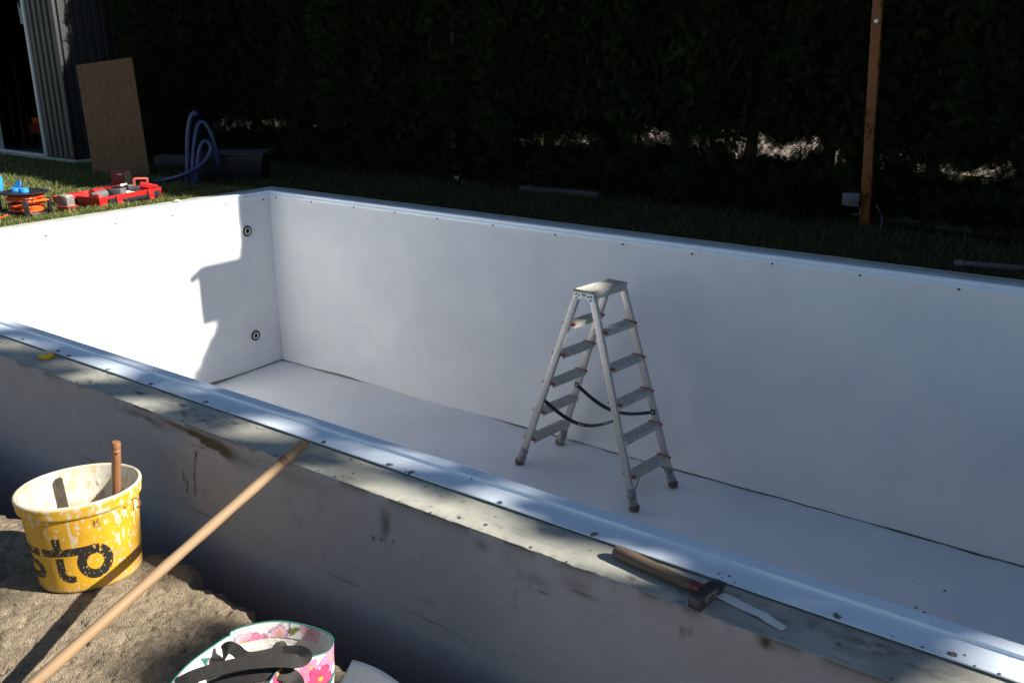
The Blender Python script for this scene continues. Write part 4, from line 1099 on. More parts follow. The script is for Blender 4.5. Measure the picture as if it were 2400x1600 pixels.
d = in_case('cordless_drill', 'grey and red cordless drill lying in the red case', 'drill', 0.16, 0.17, 0.052)
MB().tube([(-0.08, 0, 0.03), (0.06, 0.01, 0.034)], [0.028, 0.036], 14).build('motor_body', greyp, d, local=True)
MB().tube([(0.06, 0.01, 0.034), (0.085, 0.012, 0.034), (0.115, 0.014, 0.034)], [0.03, 0.024, 0.014], 14).build('chuck', blackp, d, local=True)
MB().bar((-0.05, 0, 0.03), (-0.07, -0.09, 0.026), 0.036, 0.044).build('grip', dustyred, d, bevel=0.008, local=True)
b = in_case('battery_pack', 'dark grey block battery standing in the red case', 'battery', 0.30, 0.13, 0.052)
MB().box((0, 0, 0.035), (0.09, 0.11, 0.07), Matrix.Rotation(0.3, 3, 'Z')).build('cell_block', greyp, b, bevel=0.008, local=True)
MB().box((0.0, 0, 0.076), (0.06, 0.07, 0.014), Matrix.Rotation(0.3, 3, 'Z')).build('contact_rail', blackp, b, bevel=0.003, local=True)
b = in_case('white_tube', 'white nozzle lying on the grey case insert', 'nozzle', 0.40, 0.13, 0.052)
MB().tube([(-0.05, 0.02, 0.02), (0.02, 0.0, 0.02), (0.03, -0.003, 0.018), (0.06, -0.012, 0.017)], [0.017, 0.015, 0.008, 0.006], 12).build('nozzle_body', white_plastic, b, local=True)
b = in_case('charger', 'black charger with grey top in the red case', 'charger', 0.49, 0.19, 0.052)
MB().box((0, 0, 0.03), (0.11, 0.12, 0.055), Matrix.Rotation(-0.2, 3, 'Z')).build('housing', blackp, b, bevel=0.008, local=True)
MB().box((0.01, 0.01, 0.062), (0.07, 0.06, 0.012), Matrix.Rotation(-0.2, 3, 'Z')).build('dock', greyp, b, bevel=0.003, local=True)
b = in_case('folded_ruler', 'orange red folding square standing on edge in the case', 'ruler', 0.56, 0.16, 0.052)
fm = MB(); q = [(-0.06, 0.0), (0.085, 0.03), (0.10, 0.09), (-0.035, 0.105)]
for i in range(4):
    a_, b_ = q[i], q[(i + 1) % 4]
    fm.bar((a_[0], 0.02 * i / 4, a_[1] + 0.012), (b_[0], 0.02 * ((i + 1) % 4) / 4, b_[1] + 0.012), 0.016, 0.014)
fm.build('frame', dustyred, b, local=True)
b = in_case('red_sleeve', 'red wedge-shaped tool sleeve lying across the case', 'tool', 0.62, 0.10, 0.052)
MB().tube([(-0.06, 0.05, 0.066), (0.0, 0.01, 0.045), (0.05, -0.02, 0.028)], [0.024, 0.024, 0.022], 6).build('sleeve', redp, b, local=True, smooth=0)
MB().tube([(0.05, -0.02, 0.028), (0.075, -0.034, 0.022)], [0.012, 0.006], 8).build('white_tip', white_plastic, b, local=True)
b = in_case('grey_strips', 'thin grey metal strips lying at the open end of the case', 'strips', 0.06, 0.10, 0.052)
for i in range(4): MB().box((0.0 + i * 0.012, 0.0, 0.004 + 0.003 * i), (0.10, 0.012, 0.004), Matrix.Rotation(0.15 * i + 0.6, 3, 'Z')).build('strip', steel_worn, b, local=True)

# dusty tool with red foot in front of the case
PB = onz(160, 497, ZL)
dt = thing('power_tool', 'dusty grey rounded tool head on an angular red base beside the case', 'tool', (-0.625, 1.79, ZL), math.radians(20))
poly = [(-0.075, -0.028), (-0.05, -0.05), (0.05, -0.05), (0.08, -0.02), (0.075, 0.04), (-0.07, 0.045)]
vs = [(x * 0.6, y * 0.6, 0.004) for x, y in poly] + [(x, y, 0.048) for x, y in poly]; n = 6
MB().add(vs, [tuple(range(n - 1, -1, -1)), tuple(range(n, 2 * n))] + [(i, (i + 1) % n, n + (i + 1) % n, n + i) for i in range(n)]).build('red_base', dustyred, dt, bevel=0.004, local=True)
bdy = MB().prism([(-0.048, 0.0), (0.048, 0.0), (0.048, 0.065), (0.034, 0.082), (-0.03, 0.085), (-0.048, 0.07)], -0.04, 0.04, Matrix(((1, 0, 0), (0, 0, -1), (0, 1, 0))), (0, 0, 0.046)).build('dusty_body', dusty, dt, bevel=0.006, local=True)
for i in range(5): MB().box((0.047, 0, 0.06 + i * 0.012), (0.004, 0.07, 0.003)).build('cooling_slot', blackp, bdy, local=True)

# small carton behind the case
cb_ = thing('carton', 'small carton with red printed side and plain side behind the case', 'box', (-1.46, 2.79, ZL), math.radians(24))
bx = MB().box((0, 0, 0.085), (0.13, 0.105, 0.125)).build('box', card, cb_, bevel=0.002, local=True)
MB().box((0, -0.0535, 0.085), (0.128, 0.0016, 0.122)).build('red_side', cardred, bx, local=True)
MB().box((0, 0, 0.1480), (0.128, 0.104, 0.0010)).build('red_top', cardred, bx, local=True)
MB().box((0.02, -0.0548, 0.12), (0.05, 0.0008, 0.014)).build('pale_print', printw, bx, local=True)
bt = MB().box((0, 0, 0.0118), (0.30, 0.16, 0.021)).build('tray_under', dustyred, cb_, bevel=0.004, local=True)

# ================================================================== SHED, board, hoses, tub
SX, SY = -3.49, 3.53
shed = thing('garden_shed', 'dark grey metal-clad garden shed with open doorway', 'shed', (SX, SY, 0))
SW, SD, SHt = 3.0, 2.4, 2.35
DX0, DX1, DZ = SX - 1.62, SX - 0.56, 1.66            # doorway
m = MB()
# wall backing sheets (with the doorway left open)
m.box(((DX1 + SX) / 2 - 0.01, SY + 0.03, SHt / 2), (SX - DX1 - 0.02, 0.03, SHt)); m.box(((DX0 + SX - SW) / 2, SY + 0.03, SHt / 2), (DX0 - (SX - SW), 0.03, SHt))
m.box(((DX0 + DX1) / 2, SY + 0.03, (DZ + SHt) / 2), (DX1 - DX0, 0.03, SHt - DZ))
m.box((SX - 0.03, SY + SD / 2 + 0.05, SHt / 2), (0.03, SD, SHt)); m.box((SX - SW, SY + SD / 2, SHt / 2), (0.03, SD, SHt)); m.box((SX - SW / 2, SY + SD, SHt / 2), (SW, 0.03, SHt))
m.build('wall', anth_dark, shed)
def ribs(axis, a0, a1, fix, sgn, z0, z1):
    """trapezoid cladding ribs, each its own piece sharing one mesh"""
    proto = None; n = int(round((a1 - a0) / 0.1)); pitch = (a1 - a0) / n
    for i in range(n):
        t = a0 + (i + 0.5) * pitch
        if proto is None:
            mb = MB().prism([(-0.036, 0), (-0.028, 0.016), (0.028, 0.016), (0.036, 0)], z0, z1)
            o = mb.build('cladding_rib', anth, shed, local=True); proto = o
        else:
            o = proto.copy(); COL.objects.link(o); o.parent = shed
        R = Matrix.Rotation(math.pi, 4, 'Z') if axis == 'x' else Matrix.Rotation(-math.pi / 2, 4, 'Z')
        P = Vector((t, fix, 0)) if axis == 'x' else Vector((fix, t, 0))
        o.matrix_local = Matrix.Translation(P - Vector((SX, SY, 0))) @ R
ribs('x', DX1 + 0.02, SX - 0.005, SY + 0.0155, -1, 0.02, SHt)
ribs('y', SY + 0.03, SY + SD, SX - 0.0155, 1, 0.02, SHt)
MB().box((SX - 0.006, SY + 0.006, SHt / 2 + 0.01), (0.03, 0.03, SHt - 0.02)).build('corner_trim', anth, shed, bevel=0.002)
fr = MB(); fr.box((DX1 - 0.022, SY + 0.018, DZ / 2), (0.044, 0.055, DZ)); fr.box((DX0 + 0.022, SY + 0.018, DZ / 2), (0.044, 0.055, DZ)); fr.box(((DX0 + DX1) / 2, SY + 0.018, DZ + 0.02), (DX1 - DX0, 0.055, 0.045))
fr.build('door_frame', framew, shed, bevel=0.002)
MB().box(((DX0 + DX1) / 2, SY + 0.015, 0.012), (DX1 - DX0 - 0.09, 0.075, 0.022)).build('threshold', framew, shed, bevel=0.003)
MB().box((SX - SW / 2, SY + SD / 2 + 0.02, -0.03), (SW + 0.06, SD + 0.06, 0.058)).build('base_slab', concrete, shed, bevel=0.004)
MB().box((SX - SW / 2, SY + SD / 2, SHt + 0.05), (SW + 0.25, SD + 0.25, 0.09)).build('roof', anth, shed)
MB().box((SX - SW / 2, SY + SD / 2, 0.006), (SW - 0.08, SD - 0.1, 0.008)).build('floor_board', inside, shed)
MB().box((SX - SW / 2, SY + SD - 0.05, SHt / 2), (SW - 0.08, 0.02, SHt - 0.06)).build('inner_lining', inside, shed)
# long tools in the doorway
def tool(nm, lab, cat, px, zt, y0, y1, r, m, rt=None):
    (u0, v0), (u1, v1) = px
    a = ony(u0, v0, y0); b = ony(u1, v1, y1); a[2] = 0.012 if a[2] < 0.2 else a[2]
    t = thing(nm, lab, cat, a)
    MB().tube([a, (a + b) / 2, b], [r, r, r * 0.95], 10).build('shaft', m, t)
    MB().box(Vector(a) + Vector((0, 0, 0.03)), (0.12, 0.02, 0.05)).build('tool_head', steel, t, bevel=0.004)
steel_pale = mat('pale_metal_tube', (0.42, 0.44, 0.46), 0.4, 0.1, 20, metal=0.3)
tool('garden_rake', 'rake with pale metal shaft leaning inside the shed doorway', 'rake', ((30, 300), (13, 168)), 1, 4.2, 4.5, 0.011, steel_pale)
tool('garden_hoe', 'hoe with dark wooden shaft standing at the left inside the shed', 'hoe', ((4, 330), (3, 150)), 1, 4.0, 4.3, 0.014, woodg)
tool('garden_spade', 'spade with brown wooden shaft leaning inside the shed', 'spade', ((56, 330), (28, 120)), 1, 4.0, 4.4, 0.016, woodg)
tool('push_broom', 'broom with reddish shaft leaning behind the door frame', 'broom', ((75, 330), (36, 150)), 1, 4.2, 4.6, 0.014, woodr)
om = thing('garden_machine', 'orange red garden machine half hidden behind the door frame', 'machine', (*ony(92, 300, 4.15)[:2], 0.011), 0.3)
MB().box((0.02, 0, 0.20), (0.16, 0.18, 0.12)).build('engine_cover', mat('machine_red', (0.35, 0.05, 0.015), 0.5), om, bevel=0.02, local=True)
MB().box((0.02, 0, 0.30), (0.12, 0.14, 0.07)).build('tank', orangep, om, bevel=0.02, local=True)
MB().tube([(0, 0, 0.14), (-0.02, 0, 0.0)], 0.02, 10).build('stand', steel, om, local=True)
hb = thing('hanging_bag', 'pale teal bag hanging inside the shed from the lintel', 'bag', ony(51, 52, 3.75))
P = ony(51, 35, 3.75)
MB().prism([(-0.035, -0.10), (0.035, -0.10), (0.04, 0.05), (0.0, 0.09), (-0.045, 0.13)], -0.012, 0.012, Matrix(((1, 0, 0), (0, 0, -1), (0, 1, 0))), tuple(P)).build('bag_body', mat('teal_bag', (0.18, 0.30, 0.33), 0.6, 0.3, 20), hb, bevel=0.006)
MB().tube([P + np.array([-.03, 0, .10]), P + np.array([-.02, 0, .30])], 0.003, 6).build('cord', steel_worn, hb)

# OSB board leaning back towards the shed
B1 = np.array([-2.43, 3.10, ZL - 0.04]); _th, _ph = 0.48, 0.17
ax = Vector((math.cos(_th), math.sin(_th), 0)); bk_ = Vector((-math.sin(_th), math.cos(_th), 0)); bw = 0.59
up = bk_ * math.sin(_ph) + Vector((0, 0, math.cos(_ph))); nn = ax.cross(up) * -1; vv = up * 1.10; B2 = B1 + np.array(ax) * bw
ob = thing('chipboard_panel', 'weathered chipboard panel leaning beside the shed corner', 'board', (B1 + B2) / 2)
_q = Matrix.Rotation(-0.13, 3, bk_); ax = _q @ ax; up = _q @ up; nn = _q @ nn; vv = up * 1.13
Rb = Matrix((ax, -nn, up)).transposed(); cen = Vector((B1 + B2) / 2) + up * (Vector(vv).length / 2)
pn = MB().box((0, 0, 0), (bw, 0.015, Vector(vv).length)).build('panel', osb, ob, bevel=0.001, local=True)
pn.matrix_local = wm(ob).inverted() @ (Matrix.Translation(cen) @ Rb.to_4x4())
e_ = MB().box((-bw / 2 + 0.045, -0.0085, 0), (0.085, 0.0015, Vector(vv).length - 0.004)).build('greyed_edge', osb_grey, ob, local=True); e_.matrix_local = pn.matrix_local
e_ = MB().box((bw / 2 - 0.03, -0.0085, -0.1), (0.05, 0.0015, Vector(vv).length - 0.25)).build('greyed_edge', osb_grey, ob, local=True); e_.matrix_local = pn.matrix_local

# blue hoses
def spl(P, n=40):
    P = [np.array(p, float) for p in P]; m = len(P); Q = []
    for i in range(n + 1):
        t = i / n * (m - 1); k = min(int(t), m - 2); f = t - k
        p0, p1, p2, p3 = P[max(k - 1, 0)], P[k], P[k + 1], P[min(k + 2, m - 1)]
        Q.append(0.5 * ((2 * p1) + (-p0 + p2) * f + (2 * p0 - 5 * p1 + 4 * p2 - p3) * f ** 2 + (-p0 + 3 * p1 - 3 * p2 + p3) * f ** 3))
    return Q
def corr(P, r, n):
    Q = spl(P, n); return Q, [r * (1 + 0.05 * (i % 2)) for i in range(n + 1)]
HB = onz(455, 437, ZL)
def hp(u, v, dy=0.0): p = onpl(u, v, HB + np.array([0, dy, 0])); return p
def hose(lab, P, n=90):
    t = thing('pool_hose', lab, 'hose', P[0], group='blue hoses by the tub')
    Q, r = corr(P, 0.0195, n); MB().tube(Q, r, 12, cap=False).build('hose_tube', hosem, t, smooth=60)
    a = Q[-1] - Q[-2]; a = a / np.linalg.norm(a)
    MB().lathe([(0.0165, -0.004), (0.0205, -0.004), (0.0205, 0.012), (0.0165, 0.012)], 14, Q[-1], frame_from(a), closed=True).build('open_end', hosem, t)
hose('blue hose standing upright with an open curved end', [hp(438, 437, .02), hp(440, 400, .02), hp(440, 330, .02), hp(445, 285, .02), hp(453, 266, .02), hp(461, 268, 0)])
hose('blue hose arching over into the black tub', [hp(455, 437), hp(453, 400), hp(455, 340, .02), hp(464, 294, .04), hp(478, 288, .06), hp(494, 312, .08), hp(507, 355, .10), hp(512, 385, .12)])
hose('blue hose trailing along the grass and curling up to a loop', [onz(338, 432, ZL + .022), onz(375, 425, ZL + 0.03), hp(430, 410, -.06), hp(476, 382, -.05), hp(494, 352, -.04), hp(488, 334, -.03), hp(477, 333, -.03), hp(468, 352, -.03), hp(463, 395, -.03), hp(460, 437, -.02)])

# black mortar tub
TC = (onz(460, 432, ZL) + onz(600, 432, ZL)) / 2 + np.array([-0.14, 0.24, 0]); ta = math.atan2(0.374, 0.519)
tub = thing('mortar_tub', 'black rectangular mortar tub in the shade by the hoses', 'tub', TC, ta)
def trayl(w_, d_, h_, tp, t): 
    m = MB(); z0, z1 = 0.003, h_
    o = [(-w_ + tp, -d_ + tp, z0), (w_ - tp, -d_ + tp, z0), (w_ - tp, d_ - tp, z0), (-w_ + tp, d_ - tp, z0), (-w_, -d_, z1), (w_, -d_, z1), (w_, d_, z1), (-w_, d_, z1)]
    i = [(-w_ + t, -d_ + t, z1), (w_ - t, -d_ + t, z1), (w_ - t, d_ - t, z1), (-w_ + t, d_ - t, z1), (-w_ + tp + t, -d_ + tp + t, z0 + t), (w_ - tp - t, -d_ + tp + t, z0 + t), (w_ - tp - t, d_ - tp - t, z0 + t), (-w_ + tp + t, d_ - tp - t, z0 + t)]
    return m.add(o + i, [(3, 2, 1, 0), (0, 1, 5, 4), (1, 2, 6, 5), (2, 3, 7, 6), (3, 0, 4, 7), (4, 5, 9, 8), (5, 6, 10, 9), (6, 7, 11, 10), (7, 4, 8, 11), (8, 9, 13, 12), (9, 10, 14, 13), (10, 11, 15, 14), (11, 8, 12, 15), (12, 13, 14, 15)])
trayl(0.31, 0.21, 0.26, 0.05, 0.006).build('tub_shell', tubm, tub, bevel=0.02, local=True)
rm = MB().tube([(-0.31, -0.21, 0.258), (0.31, -0.21, 0.258), (0.31, 0.21, 0.258), (-0.31, 0.21, 0.258)], 0.011, 8, closed=True).build('tub_rim', tubm, tub, local=True)
for s_ in (-1, 1): MB().box((s_ * 0.325, 0, 0.25), (0.03, 0.12, 0.012)).build('grip', tubm, tub, bevel=0.004, local=True)
# low concrete slabs in the shade
def slab(P, size, rz, lab):
    t = MB().box((0, 0, size[2] / 2), size, None); o = t.build('concrete_slab', concrete_dark, bevel=0.006)
    o.matrix_world = Matrix.Translation(Vector(P)) @ Matrix.Rotation(rz, 4, 'Z'); tag(o, lab, 'slab', 'slabs in the shade')
slab((-2.30, 4.15, ZL), (0.75, 0.22, 0.10), 0.55, 'low concrete slab standing behind the blue hoses')
slab((1.95, 4.80, ZL), (0.75, 0.22, 0.045), 0.12, 'low grey slab on the dark lawn in front of the hedge')
ed = MB().box((0, 0, 0.035), (2.6, 0.05, 0.07)).build('lawn_edging', concrete_dark, bevel=0.005); ed.matrix_world = Matrix.Translation(Vector((5.75, 4.80, ZL))) @ Matrix.Rotation(-0.13, 4, 'Z')
tag(ed, 'low grey edging board at the foot of the hedge', 'edging')
pa = onz(2240, 617, ZL + .02); pb = pa + np.array([1.6, 0.35, 0])
pl_ = thing('lying_pole', 'grey pole lying on the dark grass beyond the pool', 'pole', pa)
MB().tube([pa, (pa + pb) / 2, pb], 0.02, 12).build('pole_tube', mat('pole_grey', (0.08, 0.075, 0.072), 0.7, 0.2, 20), pl_)
MB().lathe([(0.021, -0.01), (0.0225, -0.008), (0.0225, 0.03), (0.021, 0.032)], 12, pa, frame_from(pb - pa), closed=False).build('pole_cap', greyp, pl_)

# posts with sockets
OP = np.array([4.49, 4.74, ZL])
post = thing('orange_post', 'orange square post with a socket box rising into the hedge', 'post', OP)
topx = ony(2060, 0, 4.74)[0]; lean = (topx - OP[0]) / 1.45
def pc(z): return Vector((OP[0] + lean * z, OP[1], z))
MB().bar(pc(ZL), pc(2.92), 0.066, 0.066, (0, 1, 0)).build('shaft', orange_post, post, bevel=0.006)
fl = MB().box((pc(2.52).x, 4.50, 2.43), (0.10, 0.46, 0.43)).build('shadow_caster', blackp, post, bevel=0.01)  # unseen box of unknown kind, placed to cast the stepped end-wall shadow
MB().box((pc(2.52).x - 0.056, 4.50, 2.43), (0.012, 0.42, 0.38)).build('shadow_caster_face', greyp, fl)
MB().bar((pc(2.7).x, 4.28, 2.62), (pc(2.7).x, 4.18, 2.56), 0.02, 0.06).build('bracket', blackp, fl)
def socket_box(P, rz, par, dark_first=False):
    R = Matrix.Rotation(rz, 3, 'Z')
    b = MB().box(P, (0.085, 0.07, 0.09), R).build('socket_box', socketm, par, bevel=0.006)
    MB().box(Vector(P) + R @ Vector((0.008, -0.0375, 0.0)), (0.062, 0.008, 0.070), R).build('socket_lid', socketd, b, bevel=0.003)
    return b
sb = socket_box(tuple(Vector(ony(1999, 467, 4.665))), 0.25, post)
MB().box(Vector(ony(1983, 466, 4.69)), (0.045, 0.05, 0.085), None).build('socket_box', socketm, post, bevel=0.005)
P = ony(2015, 485, 4.69); MB().tube(spl([P, ony(2015, 497, 4.69), ony(2008, 503, 4.69), ony(1999, 503, 4.68)], 12), 0.006, 8).build('conduit', socketm, post)
MB().tube(spl([ony(2052, 480, 4.74), ony(2062, 495, 4.74), ony(2067, 515, 4.74), onz(2062, 540, ZL)], 14), 0.005, 8).build('loose_cable', socketm, post)
MB().lathe([(0.014, 0), (0.014, 0.012), (0.0005, 0.016)], 10, ony(2055, 50, 4.697), frame_from((0, -1, 0))).build('bolt', galv, post)
DP = np.array([0.66, 4.93, ZL])
post2 = thing('dark_post', 'dark slim post with grey socket box before the hedge', 'post', DP)
MB().box((DP[0], DP[1], 1.0), (0.055, 0.055, 2.05)).build('shaft', dark_post, post2, bevel=0.004)
P = ony(1068, 401, 4.86); socket_box(tuple(P), 0.9, post2)
MB().box(Vector(ony(1072, 418, 4.885)), (0.05, 0.03, 0.05)).build('base_bracket', galv, post2, bevel=0.004)
P = ony(1095, 398, 4.95)
pp_ = thing('small_socket', 'small grey socket on a short stake beside the dark post', 'socket', (P[0], P[1], ZL))
MB().box(P, (0.03, 0.03, 0.075)).build('socket_body', socketm, pp_, bevel=0.004)
MB().box((P[0], P[1], (P[2] - 0.035 + ZL) / 2), (0.014, 0.014, P[2] - 0.035 - ZL)).build('stake', dark_post, pp_)

# ================================================================== FENCE BEHIND THE HEDGE
fen = thing('wire_fence', 'chain-link fence on a low concrete base behind the hedge', 'fence', (3, 6.35, ZL))
FX0, FX1, FY = -6.0, 9.0, 6.35
for i in range(6):
    x0 = FX0 + i * 2.5
    zt = 0.13 if x0 > 0.9 else 0.02
    MB().box((x0 + 1.25, FY, (ZL + zt) / 2), (2.47, 0.06, zt - ZL)).build('base_board', concrete_dark, fen, bevel=0.004)
for i in range(7):
    MB().tube([(FX0 + i * 2.5, FY, ZL), (FX0 + i * 2.5, FY, 1.3)], 0.022, 10).build('fence_post', dark_post, fen)
def chain():
    st_, z0, z1 = 0.062, 0.03, 1.22; h_ = z1 - z0; segs = []
    for x in np.arange(FX0 - h_, FX1, st_):
        for s_ in (1, -1):
            a = np.array([x if s_ > 0 else x + h_, FY + 0.004 * s_, z0]); b = np.array([x + h_ if s_ > 0 else x, FY + 0.004 * s_, z1]); segs.append((a, b))
    A = np.array([s[0] for s in segs]); B = np.array([s[1] for s in segs]); n = len(A); r = 0.0017
    o = np.array([(r, 0, -r), (-r, 0, r), (0, r, 0)]); o2 = np.array([(r, 0, r), (-r, 0, -r), (0, r, 0)])
    of = np.where((np.arange(n) % 2 == 0)[:, None, None], o[None], o2[None])
    V = np.concatenate([A[:, None] + of, B[:, None] + of], 1).reshape(-1, 3)
    fc = np.array([(0, 1, 4, 3), (1, 2, 5, 4), (2, 0, 3, 5)]); F = (fc[None] + 6 * np.arange(n)[:, None, None]).reshape(-1, 4)
    np_mesh('wire_mesh', V, F, wirem, parent=fen, smooth=False)['kind'] = 'stuff'
chain()

# ================================================================== HEDGE: thuja after thuja
def spray_template():
    """one flat thuja frond: axis with paired leaflets, lying in the xz plane, pointing +x"""
    tri = []
    def leaf(x, z, a, l, wd):
        ca, sa = math.cos(a), math.sin(a); tri.append([(x - sa * wd, 0, z + ca * wd), (x + sa * wd, 0, z - ca * wd), (x + ca * l, 0, z + sa * l)])
    leaf(0, 0, 0, 1.0, 0.03)
    for i in range(4):
        x = 0.10 + 0.20 * i; l = 0.56 * (1 - 0.16 * i)
        for s_ in (1, -1):
            leaf(x, 0, s_ * 0.62, l, 0.032); leaf(x + l * 0.35, s_ * l * 0.25, s_ * 0.18, l * 0.6, 0.028)
    return np.array(tri)                       # (t,3,3)
TPL = spray_template()
def thuja_crown(seed, n, rx, ry, zt, zb):
    r = np.random.default_rng(seed)
    z = zb + (zt - zb) * r.random(n) ** 1.12
    a = r.uniform(0, 2 * np.pi, n)
    tap = np.clip((zt - z) / 1.05, 0.02, 1) ** 0.8
    lump = 0.84 + 0.32 * fbm(a * 1.6 + seed, z * 2.2, seed + 400, 3)
    q = np.where(r.random(n) < 0.60, r.uniform(0.80, 1.03, n), r.uniform(0.1, 0.8, n))
    sq = 1.0 / (np.abs(np.cos(a)) ** 3 + np.abs(np.sin(a)) ** 3) ** (1 / 3)
    R = q * lump * tap * sq
    P = np.c_[R * rx * np.cos(a), R * ry * np.sin(a), z]
    # ragged band with see-through gaps above the foot
    band = np.exp(-((z - 0.36) / 0.13) ** 4)
    keep = ~((fbm(P[:, 0] * 4.5 + seed * 1.7, z * 3.5, seed + 410, 2) < 0.26 + 0.29 * band) & (z < 0.62))
    keep &= ~((z < 0.62) & (r.random(n) < 0.3 * band))
    P, a, z = P[keep], a[keep], z[keep]; n = len(P)
    az = a + r.normal(0, 0.5, n); el = r.normal(0.55, 0.5, n)
    X = np.c_[np.cos(az) * np.cos(el), np.sin(az) * np.cos(el), np.sin(el)]
    tw = r.normal(np.pi / 2, 0.45, n); side = np.c_[-np.sin(az), np.cos(az), 0 * az]; upv = np.cross(X, side)
    Zv = side * np.cos(tw)[:, None] + upv * np.sin(tw)[:, None]
    s = r.uniform(0.06, 0.13, n)
    V = P[:, None, None, :] + s[:, None, None, None] * (TPL[None, :, :, 0, None] * X[:, None, None, :] + TPL[None, :, :, 2, None] * Zv[:, None, None, :])
    V[..., 2] = np.maximum(V[..., 2], ZL + 0.005)
    return V.reshape(-1, 3)
def trunk_mesh(seed, zt):
    r = np.random.default_rng(seed); m = MB()
    m.tube([(0, 0, ZL - 0.02), (0.01, 0, 0.3), (r.normal(0, .02), r.normal(0, .02), 1.2), (0, 0, zt - 0.5)], [0.062, 0.05, 0.036, 0.008], 9)
    for i in range(14):
        z = 0.25 + i * 0.2 + r.uniform(-.05, .05); a = r.uniform(0, 6.28); l = r.uniform(0.25, 0.5)
        m.tube([(0, 0, z), (l * .5 * math.cos(a), l * .5 * math.sin(a), z + 0.06), (l * math.cos(a), l * math.sin(a), z + 0.2)], [0.012, 0.008, 0.003], 5)
    return m
VAR = []
for i in range(3):
    V = thuja_crown(500 + i, 36000, 0.60, 0.64, [4.05, 4.12, 3.98, 4.08][i], [0.04, 0.02, 0.06, 0.0][i])
    F = np.arange(len(V)).reshape(-1, 3)
    VAR.append((V, F, i))
first = {}
hedge_x = np.r_[-3.02, -2.45, np.arange(-1.85, 12.6, 0.66)]
GH = 'thuja trees forming the tall hedge'
for i, x in enumerate(hedge_x):
    k = (i * 7 + i // 4) % 3
    x = x + rng.uniform(-.06, .06); y = 5.34 + rng.uniform(-.05, .05)
    if i == 0: x, y = -2.90, 4.72                  # the row begins at the corner of the shed
    if i == 1: x, y = -2.42, 5.15
    t = thing('thuja_tree', 'dark green thuja trained into the tall hedge behind the pool', 'tree', (x, y, 0), rng.uniform(-0.25, 0.25) + (math.pi if i % 2 else 0), group=GH)
    if k not in first:
        V, F, _ = VAR[k]
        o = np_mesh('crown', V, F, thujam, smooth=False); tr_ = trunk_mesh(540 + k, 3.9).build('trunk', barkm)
        first[k] = (o, tr_)
    else:
        o, tr_ = (q.copy() for q in first[k])
        for q in (o, tr_): COL.objects.link(q)
    o.parent = t; tr_.parent = t
    t.scale = (1, 1, (1.11 if 2.0 < x < 4.1 else 0.84 if x > 4.1 else 0.91) + rng.uniform(-0.045, 0.045))

# ================================================================== TREE standing to the right, out of frame, whose crown dapples the rim
def lit_mask(q):
    """how much sun the photograph shows at ground points q (n,2): 1 lit, 0 shaded"""
    x, y = q[:, 0], q[:, 1]
    lit = np.zeros(len(q))
    lit = np.where(x < 2.10, 1.0, lit)                                     # end wall and lawn
    ca, sa = L[0] / math.hypot(L[0], L[1]), L[1] / math.hypot(L[0], L[1])
    dap = vnoise((x * ca + y * sa) * 2.3 + 0.2, (-x * sa + y * ca) * 4.6, 611)
    g = np.zeros(len(q))                                                   # sun flecks along the near rim
    for u, v, k in ((20, 768, 1), (0, 740, 1), (40, 812, .7), (112, 846, .7), (215, 852, .9), (275, 875, .9), (190, 886, .8), (345, 946, .9), (400, 912, .6), (430, 985, .5), (525, 1012, .8),
                    (640, 1003, .9), (785, 1054, .7), (850, 1148, 1.1), (930, 1082, .8), (960, 1188, 1.1), (1040, 1205, .9), (1110, 1212, .7), (1260, 1213, 1.2), (1244, 1284, 1), (1363, 1300, 1), (1430, 1268, .8), (1430, 1320, .5), (700, 1090, .5)):
        P_ = onz(u, v, 0.0); dx, dy = x - P_[0], y - P_[1]
        g = np.maximum(g, np.exp(-(((dx * ca + dy * sa) / (0.17 * k)) ** 2 + ((-dx * sa + dy * ca) / (0.068 * k)) ** 2)))
    lit = np.where((x >= 2.1) & (x < 4.80) & (y < 0.20), np.where(y > -0.30, (g > 0.35).astype(float), (dap > 0.42).astype(float)), lit)
    lit = np.where((y < -0.30) & (x < 5.25), (vnoise(x * 2.6, y * 3.0, 612) > 0.07 + 0.14 * sstep(4.0, 4.6, x)).astype(float), lit)
    lit = np.where((x > 4.62) & (y > -0.60), 0.0, lit)
    lit = np.where((x > 4.62) & (x < 5.25) & (y < 0.1) & (y > -0.33), (dap > 0.62).astype(float), lit)
    lit = np.where((y < -0.60) & (x < 5.6), 1.0, lit)
    lit = np.where((x > 5.86) & (x < 6.4) & (y < 0.02), 1.0, lit)
    lad_ = (x > 3.55) & (x < 4.12) & (y > 2.72) & (y < 3.15)
    lit = np.where(lad_, (fbm(x * 6, y * 6, 613, 2) > 0.42).astype(float), lit)
    return lit
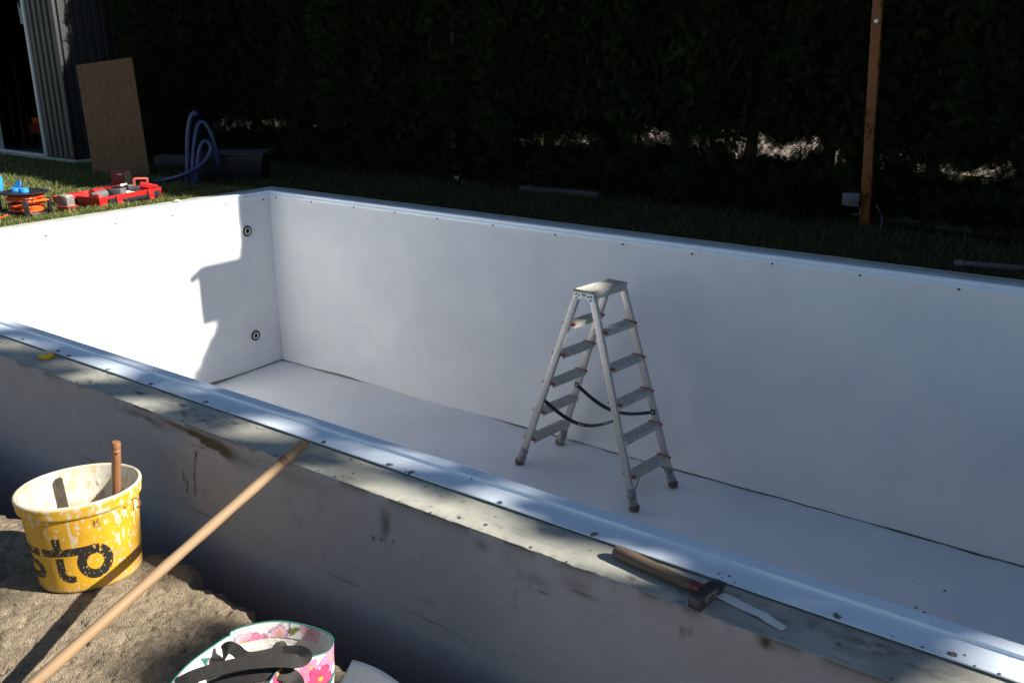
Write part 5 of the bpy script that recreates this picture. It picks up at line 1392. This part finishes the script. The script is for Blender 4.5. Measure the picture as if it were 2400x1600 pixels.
def side_tree():
    base = np.array([13.6, 6.4, ZL]); cen = np.array([12.9, 4.5, 5.7]); rad = np.array([4.3, 3.2, 3.3])
    t = thing('broadleaf_tree', 'tall leafy tree beyond the hedge whose crown dapples the pool rim', 'tree', base)
    r = np.random.default_rng(77); n = 52000
    u = r.normal(size=(n, 3)); u /= np.linalg.norm(u, axis=1, keepdims=True)
    P = cen + u * (r.random(n) ** 0.4)[:, None] * rad * (0.85 + 0.3 * fbm(np.arctan2(u[:, 1], u[:, 0]) * 2, u[:, 2] * 3, 620, 3))[:, None]
    Q = P[:, :2] - L[None, :2] * (P[:, 2] / L[2])[:, None]
    keep = r.random(n) > lit_mask(Q) * 0.995
    P = P[keep]; n = len(P)
    s = r.uniform(0.05, 0.09, n); a = r.uniform(0, 6.28, n); el = r.normal(0, 0.7, n)
    X = np.c_[np.cos(a) * np.cos(el), np.sin(a) * np.cos(el), np.sin(el)] * s[:, None]
    Y = np.cross(X, r.normal(size=(n, 3))); Y *= (0.6 * s / np.maximum(np.linalg.norm(Y, axis=1), 1e-6))[:, None]
    V = np.stack([P - X, P + Y, P + X, P - Y], 1).reshape(-1, 3)
    F = np.arange(4 * n).reshape(-1, 4)
    np_mesh('crown', V, F, leafm, parent=t, smooth=False)
    m = MB(); m.tube([base, base + np.array([-.1, 0, 2.5]), base + np.array([-.3, -.8, 4.5]), cen + np.array([0, 0, 2.2])], [0.2, 0.16, 0.10, 0.03], 12)
    for i in range(12):
        z = 4.2 + 0.3 * i; a = i * 2.4; l = 2.0 - 0.08 * i; p = np.array([cen[0] + 0.1, cen[1] + 0.3, z])
        m.tube([p, p + np.array([l * .5 * math.cos(a), l * .4 * math.sin(a), .5]), p + np.array([l * math.cos(a), l * .8 * math.sin(a), 1.2])], [0.06, 0.04, 0.012], 7)
    m.build('trunk', barkm, t)
side_tree()

def sky_block_tree():  # added out of view, keeps sky light off the pool's right part
    """dense tree beside the pool's deep end, behind the photographer's shoulder: it only takes sky light from that side"""
    base = np.array([11.5, -4.2, ZS - 0.02]); cen = np.array([11.3, -3.8, 5.4]); rad = np.array([3.6, 3.4, 4.0])
    t = thing('broadleaf_tree', 'added unseen leafy tree blocking sky light beside the deep end of the pool', 'tree', base)
    r = np.random.default_rng(79); n = 30000
    u = r.normal(size=(n, 3)); u /= np.linalg.norm(u, axis=1, keepdims=True)
    P = cen + u * (r.random(n) ** 0.4)[:, None] * rad * (0.8 + 0.35 * fbm(np.arctan2(u[:, 1], u[:, 0]) * 2, u[:, 2] * 3, 630, 3))[:, None]
    s = r.uniform(0.06, 0.10, n); a = r.uniform(0, 6.28, n); el = r.normal(0, 0.7, n)
    X = np.c_[np.cos(a) * np.cos(el), np.sin(a) * np.cos(el), np.sin(el)] * s[:, None]
    Y = np.cross(X, r.normal(size=(n, 3))); Y *= (0.6 * s / np.maximum(np.linalg.norm(Y, axis=1), 1e-6))[:, None]
    np_mesh('crown', np.stack([P - X, P + Y, P + X, P - Y], 1).reshape(-1, 3), np.arange(4 * n).reshape(-1, 4), leafm, parent=t, smooth=False)
    m = MB(); m.tube([base, base + np.array([0, .1, 2.0]), base + np.array([-.1, .3, 4.5]), cen + np.array([0, 0, 2.5])], [0.22, 0.17, 0.12, 0.03], 12)
    for i in range(12):
        a = i * 2.4; l = 2.0 - 0.08 * i; p = base + np.array([-.1, .25, 2.6 + 0.32 * i])
        m.tube([p, p + np.array([l * .5 * math.cos(a), l * .5 * math.sin(a), .4]), p + np.array([l * math.cos(a), l * math.sin(a), 1.0])], [0.06, 0.04, 0.012], 7)
    m.build('trunk', barkm, t)
sky_block_tree()
